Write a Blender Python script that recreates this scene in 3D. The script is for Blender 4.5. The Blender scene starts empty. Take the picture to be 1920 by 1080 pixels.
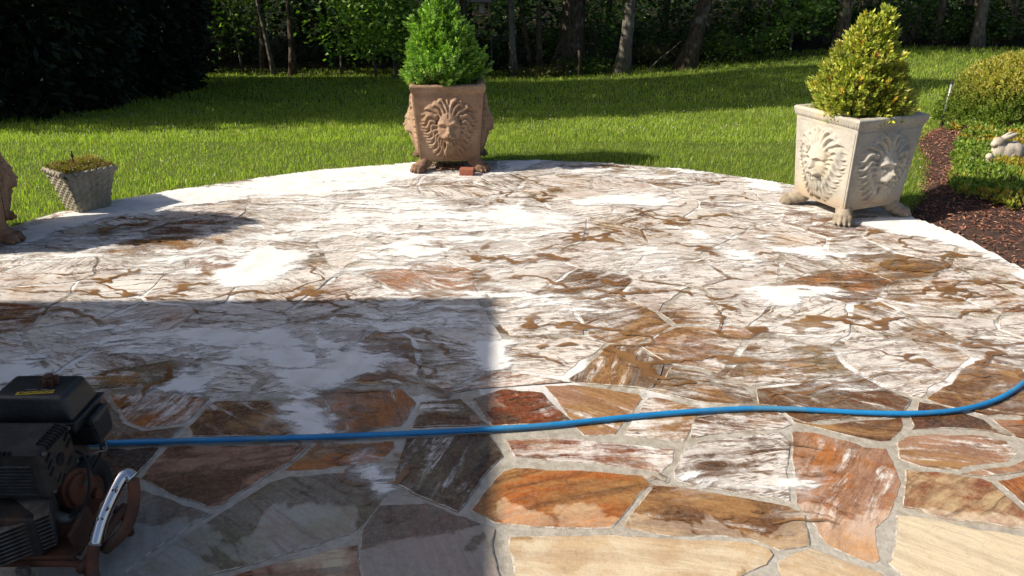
import bpy, bmesh, math, random
import numpy as np
from mathutils import Vector, Matrix, noise as mnoise

R = math.radians
rng = np.random.default_rng(7)
random.seed(7)
scene = bpy.context.scene
COL = scene.collection

# ------------------------------------------------------------------ camera
CAM_H, PITCH, FPX = 1.6, R(23.5), 1490.0
cam_d = bpy.data.cameras.new('camera'); cam = bpy.data.objects.new('camera', cam_d)
COL.objects.link(cam)
cam.location = (0, 0, CAM_H); cam.rotation_euler = (R(90) - PITCH, 0, 0)
cam_d.sensor_width = 36; cam_d.lens = 36 * FPX / 1920
cam_d.clip_start = 0.05; cam_d.clip_end = 600
scene.camera = cam

# ------------------------------------------------------------------ sky, sun, exposure
SUN_EL, SHADOW_AZ = R(37), R(11)          # shadows run towards +X, 11 degrees towards +Y
w = bpy.data.worlds.new('World'); scene.world = w; w.use_nodes = True
nt = w.node_tree; nt.nodes.clear()
out = nt.nodes.new('ShaderNodeOutputWorld'); bg = nt.nodes.new('ShaderNodeBackground')
sky = nt.nodes.new('ShaderNodeTexSky'); sky.sky_type = 'NISHITA'; sky.sun_disc = False
sky.sun_elevation = SUN_EL
sdir = Vector((-math.cos(SHADOW_AZ) * math.cos(SUN_EL), -math.sin(SHADOW_AZ) * math.cos(SUN_EL), math.sin(SUN_EL)))
sky.sun_rotation = math.atan2(sdir.x, sdir.y)
sky.air_density = 0.75; sky.dust_density = 2.2; sky.ozone_density = 0.6
bg.inputs['Strength'].default_value = 0.09
nt.links.new(sky.outputs[0], bg.inputs[0]); nt.links.new(bg.outputs[0], out.inputs[0])
sl = bpy.data.lights.new('sun', 'SUN'); sl.energy = 4.6; sl.angle = R(0.53); sl.color = (1.0, 0.925, 0.80)
sun = bpy.data.objects.new('sun', sl); COL.objects.link(sun)
sun.location = sdir * 30
sun.rotation_euler = sdir.to_track_quat('Z', 'Y').to_euler()
vs = scene.view_settings
vs.view_transform = 'Standard'; vs.look = 'None'; vs.exposure = 0.66; vs.gamma = 1; vs.use_curve_mapping = False
scene.display_settings.display_device = 'sRGB'
scene.cycles.max_bounces = 6; scene.cycles.diffuse_bounces = 3; scene.cycles.glossy_bounces = 3; scene.cycles.transparent_max_bounces = 6

# ------------------------------------------------------------------ helpers
def gp(x, y, z=0.0):
    """survey: the point of the place at height z that was sighted at (x, y)"""
    dx, dy = (x - 960) / FPX, (540 - y) / FPX
    d = (dx, math.cos(PITCH) + dy * math.sin(PITCH), -math.sin(PITCH) + dy * math.cos(PITCH))
    t = (z - CAM_H) / d[2]
    return Vector((d[0] * t, d[1] * t, z))

def put(name, me, mat=None, parent=None, loc=None):
    o = bpy.data.objects.new(name, me); COL.objects.link(o)
    if mat is not None and not me.materials: me.materials.append(mat)
    if parent is not None: o.parent = parent
    if loc is not None: o.location = loc
    return o

def tag(o, label=None, cat=None, group=None, kind=None):
    if label: o['label'] = label
    if cat: o['category'] = cat
    if group: o['group'] = group
    if kind: o['kind'] = kind
    return o

def empty(name, loc, rz=0):
    o = bpy.data.objects.new(name, None); COL.objects.link(o)
    o.empty_display_size = 0.1
    o.location = loc; o.rotation_euler = (0, 0, rz)
    return o

def npmesh(name, V, F, smooth=False, col=None):
    """V (n,3), F (m,k) numpy arrays, one face size"""
    me = bpy.data.meshes.new(name)
    V = np.asarray(V, np.float32); F = np.asarray(F, np.int32)
    m, k = F.shape
    me.vertices.add(len(V)); me.vertices.foreach_set('co', V.ravel())
    me.loops.add(m * k); me.loops.foreach_set('vertex_index', F.ravel())
    me.polygons.add(m)
    me.polygons.foreach_set('loop_start', np.arange(0, m * k, k, dtype=np.int32))
    me.update(calc_edges=True)
    if smooth: me.polygons.foreach_set('use_smooth', np.ones(m, bool))
    if col is not None:
        a = me.attributes.new('tint', 'FLOAT_COLOR', 'POINT')
        c = np.ones((len(V), 4), np.float32); c[:, :3] = col
        a.data.foreach_set('color', c.ravel())
    return me

class MB:
    """collects simple shapes into one mesh"""
    def __init__(s): s.v = []; s.f = []
    def add(s, v, f):
        b = len(s.v); s.v += [tuple(p) for p in v]; s.f += [tuple(i + b for i in q) for q in f]
    def box(s, c, d, rot=None, taper=1.0):
        x, y, z = d[0] / 2, d[1] / 2, d[2] / 2
        P = [Vector((sx * x * (taper if sz > 0 else 1), sy * y * (taper if sz > 0 else 1), sz * z)) for sz in (-1, 1) for sx, sy in ((-1, -1), (1, -1), (1, 1), (-1, 1))]
        if rot is not None: P = [rot @ p for p in P]
        c = Vector(c)
        s.add([p + c for p in P], [(3, 2, 1, 0), (4, 5, 6, 7), (0, 1, 5, 4), (1, 2, 6, 5), (2, 3, 7, 6), (3, 0, 4, 7)])
    def tube(s, pts, rad, seg=8, cap=True, flat=1.0):
        pts = [Vector(p) for p in pts]; n = len(pts)
        if not hasattr(rad, '__len__'): rad = [rad] * n
        t0 = (pts[1] - pts[0]).normalized()
        up = Vector((0, 0, 1)) if abs(t0.z) < .9 else Vector((0, 1, 0))
        u = t0.cross(up).normalized(); V = []
        for i, p in enumerate(pts):
            t = (pts[min(i + 1, n - 1)] - pts[max(i - 1, 0)]).normalized()
            u = (u - t * u.dot(t)).normalized(); q = t.cross(u)
            for k in range(seg):
                a = 2 * math.pi * k / seg
                V.append(p + (u * math.cos(a) + q * math.sin(a) * flat) * rad[i])
        Fc = [(i * seg + k, i * seg + (k + 1) % seg, (i + 1) * seg + (k + 1) % seg, (i + 1) * seg + k) for i in range(n - 1) for k in range(seg)]
        if cap: Fc += [tuple(range(seg - 1, -1, -1)), tuple(range((n - 1) * seg, n * seg))]
        s.add(V, Fc)
    def cyl(s, a, b, r, seg=20, r2=None): s.tube([a, b], [r, r if r2 is None else r2], seg)
    def prism(s, poly, z0, z1):
        n = len(poly)
        s.add([(p[0], p[1], z0) for p in poly] + [(p[0], p[1], z1) for p in poly],
              [tuple(range(n - 1, -1, -1)), tuple(range(n, 2 * n))] + [(i, (i + 1) % n, n + (i + 1) % n, n + i) for i in range(n)])
    def mesh(s, name, smooth=False, bevel=0, seg=2):
        me = bpy.data.meshes.new(name); me.from_pydata(s.v, [], s.f); me.update()
        if bevel:
            bm = bmesh.new(); bm.from_mesh(me)
            bmesh.ops.recalc_face_normals(bm, faces=bm.faces)
            es = [e for e in bm.edges if len(e.link_faces) == 2 and e.calc_face_angle(0) > R(35)]
            bmesh.ops.bevel(bm, geom=es, offset=bevel, segments=seg, affect='EDGES', profile=.6)
            bm.to_mesh(me); bm.free()
        if smooth:
            me.polygons.foreach_set('use_smooth', np.ones(len(me.polygons), bool))
        return me
    def build(s, name, mat, parent=None, smooth=False, bevel=0, seg=2):
        return put(name, s.mesh(name, smooth, bevel, seg), mat, parent)

def baked(o):
    """mesh of o with its modifiers applied"""
    dg = bpy.context.evaluated_depsgraph_get(); dg.update()
    me = bpy.data.meshes.new_from_object(o.evaluated_get(dg))
    return me

def blobs(name, items, voxel, smooth=6):
    """one continuous skin over overlapping ellipsoids: items = (centre, radii, euler)"""
    bm = bmesh.new()
    for c, r, e in items:
        M = Matrix.Translation(c) @ Matrix.LocRotScale(None, Vector(e).to_tuple() and __import__('mathutils').Euler(e), Vector(r))
        bmesh.ops.create_icosphere(bm, subdivisions=3, radius=1, matrix=M)
    me = bpy.data.meshes.new(name + '_raw'); bm.to_mesh(me); bm.free()
    o = put(name + '_raw', me)
    md = o.modifiers.new('r', 'REMESH'); md.mode = 'VOXEL'; md.voxel_size = voxel
    ms = o.modifiers.new('s', 'SMOOTH'); ms.factor = .5; ms.iterations = smooth
    res = baked(o); res.name = name
    bpy.data.objects.remove(o); bpy.data.meshes.remove(me)
    res.polygons.foreach_set('use_smooth', np.ones(len(res.polygons), bool))
    return res

# value noise in numpy
def vnoise(x, y, seed=0):
    xi = np.floor(x).astype(np.int64); yi = np.floor(y).astype(np.int64)
    fx, fy = x - xi, y - yi
    fx = fx * fx * (3 - 2 * fx); fy = fy * fy * (3 - 2 * fy)
    def h(a, b):
        n = (a * 374761393 + b * 668265263 + seed * 1442695041) & 0x7fffffff
        n = ((n ^ (n >> 13)) * 1274126177) & 0x7fffffff
        return ((n ^ (n >> 16)) & 0xffff) / 65535.0
    return (h(xi, yi) * (1 - fx) + h(xi + 1, yi) * fx) * (1 - fy) + (h(xi, yi + 1) * (1 - fx) + h(xi + 1, yi + 1) * fx) * fy
def fbm(x, y, seed=0, octv=4):
    s = 0; a = .5; t = 0
    for i in range(octv):
        s = s + a * vnoise(x * 2 ** i + 17.3 * i, y * 2 ** i - 9.1 * i, seed + i); t += a; a *= .5
    return s / t
def sstep(a, b, x):
    t = np.clip((x - a) / (b - a), 0, 1); return t * t * (3 - 2 * t)

# ------------------------------------------------------------------ materials
class Nodes:
    def __init__(s, name):
        s.m = bpy.data.materials.new(name); s.m.use_nodes = True
        s.t = s.m.node_tree; s.t.nodes.clear()
        s.out = s.t.nodes.new('ShaderNodeOutputMaterial')
    def n(s, typ, props=None, **inp):
        nd = s.t.nodes.new('ShaderNode' + typ)
        for k, v in (props or {}).items(): setattr(nd, k, v)
        for k, v in inp.items():
            key = k.replace('_', ' ')
            sk = nd.inputs[int(k[1:])] if k[0] == 'i' and k[1:].isdigit() else nd.inputs[key]
            s.set(sk, v)
        return nd
    def set(s, sk, v):
        if isinstance(v, bpy.types.NodeSocket): s.t.links.new(v, sk)
        elif isinstance(v, bpy.types.Node): s.t.links.new(v.outputs[0], sk)
        else:
            if sk.type == 'RGBA' and len(v) == 3: v = (*v, 1)
            sk.default_value = v
    def math(s, op, a, b=0.0, c=0.0, clamp=False):
        return s.n('Math', {'operation': op, 'use_clamp': clamp}, i0=a, i1=b, i2=c).outputs[0]
    def mix(s, f, a, b, mode='MIX'):
        nd = s.n('Mix', {'data_type': 'RGBA', 'blend_type': mode}); nd.clamp_factor = True
        s.set(nd.inputs[0], f); s.set(nd.inputs[6], a); s.set(nd.inputs[7], b)
        return nd.outputs[2]
    def step(s, x, a, b, lo=0.0, hi=1.0):
        nd = s.n('MapRange', {'interpolation_type': 'SMOOTHSTEP'}, i0=x, i1=a, i2=b, i3=lo, i4=hi)
        return nd.outputs[0]
    def noise(s, vec, scale, detail=4, rough=.55, dist=0.0, out=0):
        return s.n('TexNoise', None, Vector=vec, Scale=scale, Detail=detail, Roughness=rough, Distortion=dist).outputs[out]
    def mapv(s, vec, scale=(1, 1, 1), loc=(0, 0, 0), rot=(0, 0, 0)):
        return s.n('Mapping', None, Vector=vec, Scale=scale, Location=loc, Rotation=rot).outputs[0]
    def finish(s, shader): s.t.links.new(shader.outputs[0] if isinstance(shader, bpy.types.Node) else shader, s.out.inputs[0]); return s.m
    def bsdf(s, col, rough=.6, metal=0.0, bump=None, bstr=.3, bdist=.01, spec=.5, **kw):
        b = s.n('BsdfPrincipled'); s.set(b.inputs['Base Color'], col); s.set(b.inputs['Roughness'], rough)
        s.set(b.inputs['Metallic'], metal); s.set(b.inputs['Specular IOR Level'], spec)
        for k, v in kw.items(): s.set(b.inputs[k.replace('_', ' ')], v)
        if bump is not None:
            bp = s.n('Bump', None, Height=bump, Strength=bstr, Distance=bdist)
            s.t.links.new(bp.outputs[0], b.inputs['Normal'])
        return b

def simple(name, a, b=None, scale=8, rough=.6, metal=0.0, bstr=.2, bdist=.01, detail=6, spec=.5, grime=None, lo=.35, hi=.65):
    N = Nodes(name); tc = N.n('TexCoord').outputs['Object']
    nz = N.noise(tc, scale, detail, .6)
    col = N.mix(N.step(nz, lo, hi), a, b or tuple(x * .7 for x in a))
    if grime:
        col = N.mix(N.step(N.noise(tc, scale * .35, 5, .65, .6), .5, .68), col, grime)
    fine = N.noise(tc, scale * 6, 4)
    return N.finish(N.bsdf(col, rough, metal, fine, bstr, bdist, spec))

def leafmat(name, trans=.35, rough=.45, spec=.4):
    N = Nodes(name); at = N.n('Attribute', {'attribute_name': 'tint'}).outputs[0]
    b = N.bsdf(at, rough, spec=spec)
    tl = N.n('BsdfTranslucent', None, Color=N.mix(1.0, at, (1.2, 1.45, .55), 'MULTIPLY'))
    mx = N.n('MixShader', None, i0=trans, i1=b, i2=tl)
    return N.finish(mx)

M_leaf = leafmat('leaf'); M_waxy = leafmat('waxy_leaf', .22, .32, .5); M_grass = leafmat('grass_blade', .5, .5, .3)
M_dark = leafmat('evergreen_leaf', .04, .5, .2)
M_tint = (lambda N: N.finish(N.bsdf(N.n('Attribute', {'attribute_name': 'tint'}).outputs[0], .85, spec=.2)))(Nodes('tinted_dry'))

def bark(name, a, b):
    N = Nodes(name); tc = N.n('TexCoord').outputs['Object']
    v = N.mapv(tc, (9, 9, 2.2)); nz = N.noise(v, 3, 6, .65, .8)
    lich = N.step(N.noise(tc, 5, 4), .52, .68)
    col = N.mix(N.step(nz, .35, .65), b, a); col = N.mix(N.math('MULTIPLY', lich, .5), col, (.26, .26, .2))
    return N.finish(N.bsdf(col, .9, bump=nz, bstr=.9, bdist=.03, spec=.2))
M_bark = bark('bark_brown', (.13, .095, .065), (.035, .026, .02))
M_bark2 = bark('bark_grey', (.20, .175, .14), (.06, .05, .042))
M_twig = simple('twig', (.14, .10, .06), (.07, .05, .03), 12, .85)
M_soil = simple('soil', (.06, .042, .03), (.025, .018, .012), 20, .95, bstr=.8, bdist=.02)
M_mulchbase = simple('mulch_bed', (.085, .04, .026), (.035, .018, .012), 25, .95, bstr=.9, bdist=.02)

def stone_material():
    """flagstone: own colours per stone, bedding bands, wet and dry areas, drying soap film"""
    N = Nodes('flagstone_wet'); geo = N.n('NewGeometry').outputs['Position']
    ca = N.n('Attribute', {'attribute_name': 'col_a'}).outputs[0]
    cb = N.n('Attribute', {'attribute_name': 'col_b'}).outputs[0]
    pr = N.n('SeparateColor', None, Color=N.n('Attribute', {'attribute_name': 'param'}).outputs[0])
    foam, streak, ang = pr.outputs[0], pr.outputs[1], pr.outputs[2]
    rot = N.n('VectorRotate', {'rotation_type': 'Z_AXIS'}, Vector=geo, Angle=N.math('MULTIPLY', ang, 6.283)).outputs[0]
    warp = N.noise(geo, 3.0, 3, .5, out=1)
    rw = N.n('VectorMath', {'operation': 'MULTIPLY_ADD'}, i0=warp, i1=(.09, .09, 0), i2=rot).outputs[0]
    n1 = N.noise(N.mapv(rw, (1.2, 13, 1)), 1.8, 6, .66, .2)       # bedding bands
    lo = N.noise(N.mapv(rw, (2.2, 3.4, 1)), 1.7, 7, .62, .5)
    gr = N.noise(geo, 190, 4, .75); fine = N.noise(geo, 55, 6, .72); spk = N.noise(geo, 24, 7, .72, .3)
    base = N.mix(N.step(lo, .42, .58), ca, cb)
    base = N.mix(N.math('MULTIPLY', N.step(n1, .48, .60), .4), base, N.mix(.6, cb, (.17, .065, .025)))
    ir = N.step(N.math('ABSOLUTE', N.math('SUBTRACT', N.noise(N.mapv(rw, (1.5, 4.5, 1), (4, 2, 0)), 1.3, 7, .62, .6), .5)), .045, .0)
    base = N.mix(N.math('MULTIPLY', ir, N.math('MULTIPLY', streak, .7)), base, (.18, .055, .018))
    cloud = N.step(N.noise(geo, 4.2, 8, .68, .3), .53, .64)                     # brown staining
    base = N.mix(N.math('MULTIPLY', cloud, N.math('MULTIPLY_ADD', streak, .5, .12)), base, (.12, .065, .03))
    dk = N.step(N.noise(N.mapv(rw, (1.3, 15, 1), (1, 7, 0)), 1.9, 7, .72, .3), .53, .63)
    base = N.mix(N.math('MULTIPLY', dk, N.math('MULTIPLY', streak, .85)), base, (.05, .034, .022))
    base = N.mix(N.math('MULTIPLY', N.step(spk, .52, .66), .35), base, N.mix(.6, base, (.07, .05, .03)))
    base = N.mix(N.math('MULTIPLY', N.step(fine, .40, .62), .30), base, N.mix(.55, base, (.62, .52, .40)))
    base = N.mix(N.math('MULTIPLY', N.step(gr, .45, .65), .30), base, N.mix(.5, base, (.10, .07, .045)))
    # wet areas: darker, richer, glossy, with a sharp rim
    y = N.n('SeparateXYZ', None, Vector=geo).outputs[1]
    wn = N.math('ADD', N.noise(geo, 2.1, 5, .6, .4), N.step(y, 1.72, 2.15, -.16, .14))
    wet = N.step(wn, .45, .48)
    base = N.mix(wet, N.mix(.12, base, (.62, .56, .47)), N.n('Gamma', None, Color=N.mix(1.0, base, (.92, .86, .80), 'MULTIPLY'), Gamma=1.28).outputs[0])
    # soap film with fine cracks and run-off lines
    f1 = N.noise(N.mapv(rw, (1.3, 9.5, 1), (9, 3, 0)), 1.8, 7, .68, .35)
    f2 = N.noise(geo, 2.3, 5, .58, .5)
    f3 = N.noise(geo, 34, 6, .74)
    fs = N.math('ADD', N.math('MULTIPLY', f1, .8), N.math('ADD', N.math('MULTIPLY', f2, .55), N.math('MULTIPLY', f3, .26)))
    th = N.math('MULTIPLY_ADD', foam, -.66, 1.17)
    film = N.step(N.math('SUBTRACT', fs, th), -.06, .09)
    rl = N.math('ABSOLUTE', N.math('SUBTRACT', N.noise(N.mapv(rw, (1.1, 7.5, 1), (2, 5, 0)), 2.0, 6, .6, .5), .5))
    rl2 = N.math('ABSOLUTE', N.math('SUBTRACT', N.noise(N.mapv(rw, (1.4, 9.5, 1), (7, 1, 0)), 3.6, 6, .62, .4), .5))
    run = N.math('MAXIMUM', N.math('MULTIPLY', N.step(rl, .020, .004), N.step(f2, .42, .56)), N.math('MULTIPLY', N.step(rl2, .026, .004), N.step(N.noise(geo, 3.1, 3), .43, .60)))
    film = N.math('MULTIPLY', film, N.math('SUBTRACT', 1.0, N.math('MULTIPLY', run, .9)))
    base = N.mix(N.math('MULTIPLY', run, N.step(foam, .25, .55)), base, (.12, .06, .024))
    filmcol = N.mix(N.step(f3, .3, .7), (.62, .555, .48), (.81, .775, .73))
    dens = N.math('MULTIPLY', film, N.math('MULTIPLY_ADD', N.step(f2, .3, .62), .46, .48))
    col = N.mix(dens, base, filmcol)
    ro = N.math('ADD', N.math('MULTIPLY', N.math('SUBTRACT', 1.0, wet), .5), N.math('MULTIPLY_ADD', film, .30, N.math('MULTIPLY_ADD', fine, .4, .06)))
    hgt = N.math('ADD', N.math('MULTIPLY', n1, .7), N.math('ADD', N.math('MULTIPLY', fine, .35), N.math('MULTIPLY', film, .2)))
    return N.finish(N.bsdf(col, ro, bump=hgt, bstr=.6, bdist=.010, spec=.45))
M_stone = stone_material()

def grout_material():
    N = Nodes('mortar_joint'); geo = N.n('NewGeometry').outputs['Position']
    xyz = N.n('SeparateXYZ', None, Vector=geo)
    wet = N.step(xyz.outputs[1], 2.3, 2.9)            # the near rows are not soaped yet
    nz = N.noise(geo, 30, 6, .7); n2 = N.noise(geo, 1.7, 4, .55, .8); n3 = N.noise(geo, 3.2, 4, .6, 1.0)
    col = N.mix(N.step(nz, .35, .65), (.30, .265, .21), (.43, .385, .32))
    col = N.mix(N.math('MULTIPLY', N.step(n3, .5, .56), N.math('MULTIPLY', wet, .95)), col, (.13, .068, .028))
    fo = N.step(N.math('ADD', n2, N.math('MULTIPLY', nz, .12)), .55, .62)
    col = N.mix(N.math('MULTIPLY', fo, N.math('MULTIPLY_ADD', wet, .82, .08)), col, (.8, .78, .76))
    return N.finish(N.bsdf(col, N.math('MULTIPLY_ADD', n3, .7, .15), bump=nz, bstr=.5, bdist=.01))
M_grout = grout_material()
M_smear = simple('mortar_smear', (.46, .42, .36), (.26, .22, .17), 30, .85, bstr=.5, lo=.42, hi=.58)

def foam_material():
    """soap suds: thick where the sheet is thick, lacy at its rim, with brown run-off trickling through"""
    N = Nodes('soap_foam'); geo = N.n('NewGeometry').outputs['Position']
    th = N.n('Attribute', {'attribute_name': 'thick'}).outputs['Fac']
    warp = N.noise(geo, 2.2, 4, .55, out=1)
    gw = N.n('VectorMath', {'operation': 'MULTIPLY_ADD'}, i0=warp, i1=(.2, .26, 0), i2=geo).outputs[0]
    s1 = N.noise(N.mapv(gw, (1.0, 5.5, 1)), 1.7, 7, .66, .4)
    s2 = N.noise(N.mapv(gw, (2.2, 4.5, 1), (3, 8, 0)), 5, 7, .68, .4)
    n2 = N.noise(geo, 9, 5, .6, .5); nz = N.noise(geo, 70, 5, .7)
    v = N.math('ADD', N.math('MULTIPLY', N.math('SUBTRACT', s1, .5), 3.4), N.math('ADD', N.math('MULTIPLY', N.math('SUBTRACT', s2, .5), 2.4), N.math('MULTIPLY', N.math('SUBTRACT', nz, .5), .5)))
    sv_ = N.math('ADD', v, N.math('MULTIPLY', th, 1.6))
    al = N.math('ADD', N.math('MULTIPLY', N.step(sv_, -.6, .7), .36), N.math('MULTIPLY', N.step(sv_, .12, .6), .56))
    # trickles: long wandering lines
    r1 = N.math('ABSOLUTE', N.math('SUBTRACT', N.noise(N.mapv(gw, (1.0, 1.9, 1), (5, 1, 0)), 1.1, 4, .5, .3), .5))
    r2 = N.math('ABSOLUTE', N.math('SUBTRACT', N.noise(N.mapv(gw, (1.0, 4.2, 1), (2, 9, 0)), 2.0, 4, .55, .4), .5))
    wd = N.noise(geo, 1.9, 3, .5)
    run = N.math('MAXIMUM', N.step(N.math('SUBTRACT', r1, N.math('MULTIPLY', N.step(wd, .46, .72), .015)), .009, .003), N.math('MULTIPLY', N.step(N.math('SUBTRACT', r2, N.math('MULTIPLY', N.step(wd, .5, .75), .010)), .012, .0), .8))
    run = N.math('MULTIPLY', run, N.step(th, .35, -.15))
    run = N.math('MULTIPLY', run, N.step(th, -.95, -.55))
    col = N.mix(N.step(n2, .3, .6), (.70, .665, .62), (.82, .80, .77))
    b = N.bsdf(col, .6, bump=N.math('ADD', nz, N.math('MULTIPLY', n2, 1.5)), bstr=.3, bdist=.005, spec=.25)
    wc = N.mix(N.step(n2, .35, .65), (.17, .075, .024), (.26, .135, .05))
    br = N.bsdf(wc, .12, spec=.5)
    tr = N.n('BsdfTransparent')
    m1 = N.n('MixShader', None, i0=al, i1=tr, i2=b)
    m2 = N.n('MixShader', None, i0=N.math('MULTIPLY', run, .9), i1=m1, i2=br)
    return N.finish(m2)
M_foam = foam_material()

def lawn_material():
    N = Nodes('lawn_soil'); geo = N.n('NewGeometry').outputs['Position']
    nz = N.noise(geo, 5, 6, .65); n2 = N.noise(geo, 60, 4, .7)
    col = N.mix(N.step(nz, .35, .65), (.07, .11, .018), (.11, .14, .03))
    col = N.mix(N.step(n2, .5, .75), col, (.09, .085, .035))
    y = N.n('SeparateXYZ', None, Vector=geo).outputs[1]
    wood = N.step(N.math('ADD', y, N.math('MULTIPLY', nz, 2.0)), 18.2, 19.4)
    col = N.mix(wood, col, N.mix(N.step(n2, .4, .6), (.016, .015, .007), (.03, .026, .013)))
    return N.finish(N.bsdf(col, .95, bump=n2, bstr=.6, bdist=.03, spec=.1))
M_lawn = lawn_material()

# ------------------------------------------------------------------ terrain
def tz(x, y):
    x = np.asarray(x, float); y = np.asarray(y, float)
    k = 1 - .48 * sstep(0.5, 9, x)
    drop = .096 * np.clip(y - 7, 0, 10.5) + .018 * np.clip(y - 17.5, 0, 40)
    und = .05 * (fbm(x * .35, y * .35, 3, 2) - .5) * sstep(7, 10, y)
    return -drop * k - .03 + und
gx = np.concatenate([np.linspace(-300, -26, 10), np.linspace(-24, 24, 97), np.linspace(26, 300, 10)])
gy = np.concatenate([np.linspace(-300, -6, 10), np.linspace(-4, 40, 89), np.linspace(44, 400, 12)])
GX, GY = np.meshgrid(gx, gy); GZ = tz(GX, GY)
nx, ny = len(gx), len(gy)
idx = np.arange(nx * ny).reshape(ny, nx)
F = np.stack([idx[:-1, :-1], idx[:-1, 1:], idx[1:, 1:], idx[1:, :-1]], -1).reshape(-1, 4)
# keep the lawn sheet below the patio slab
d_in = sstep(3.7, 3.0, np.hypot(GX * 1.0, (GY - 3.0)))
GZ = GZ - .06 * d_in * (GY < 7)
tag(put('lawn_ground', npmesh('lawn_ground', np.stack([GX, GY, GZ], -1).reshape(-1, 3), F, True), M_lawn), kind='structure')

# ------------------------------------------------------------------ patio
edge_px = [(0, 432), (60, 412), (110, 397), (200, 378), (300, 361), (440, 340), (600, 319), (780, 305), (960, 300), (1100, 303), (1300, 319), (1480, 346), (1600, 372), (1700, 403), (1800, 442), (1920, 507)]
OUT = [(-2.6, -.3), (-4.1, 1.2), (-3.95, 2.6), (-3.6, 3.7)] + [tuple(gp(*p)[:2]) for p in edge_px] + [(2.85, 3.2), (2.9, 1.8), (2.6, -.3)]
mb = MB(); mb.prism(OUT[::-1], -.12, -.0028)
patio = tag(mb.build('patio', M_grout), kind='structure')
bm = bmesh.new(); bm.from_mesh(patio.data); bmesh.ops.recalc_face_normals(bm, faces=bm.faces); bm.to_mesh(patio.data); bm.free()
OUTA = np.array(OUT)
def inside(poly, x, y):
    c = np.zeros(np.shape(x), bool); n = len(poly)
    for i in range(n):
        x0, y0 = poly[i]; x1, y1 = poly[(i + 1) % n]
        if y0 == y1: continue
        k = ((y0 > y) != (y1 > y)) & (x < (x1 - x0) * (y - y0) / (y1 - y0) + x0)
        c ^= k
    return c
def sdist(poly, x, y):
    """signed distance, positive inside"""
    d = np.full(np.shape(x), 1e9); n = len(poly)
    for i in range(n):
        ax, ay = poly[i]; bx, by = poly[(i + 1) % n]
        vx, vy = bx - ax, by - ay
        t = np.clip(((x - ax) * vx + (y - ay) * vy) / (vx * vx + vy * vy + 1e-12), 0, 1)
        d = np.minimum(d, np.hypot(x - ax - t * vx, y - ay - t * vy))
    return np.where(inside(poly, x, y), d, -d)

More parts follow.
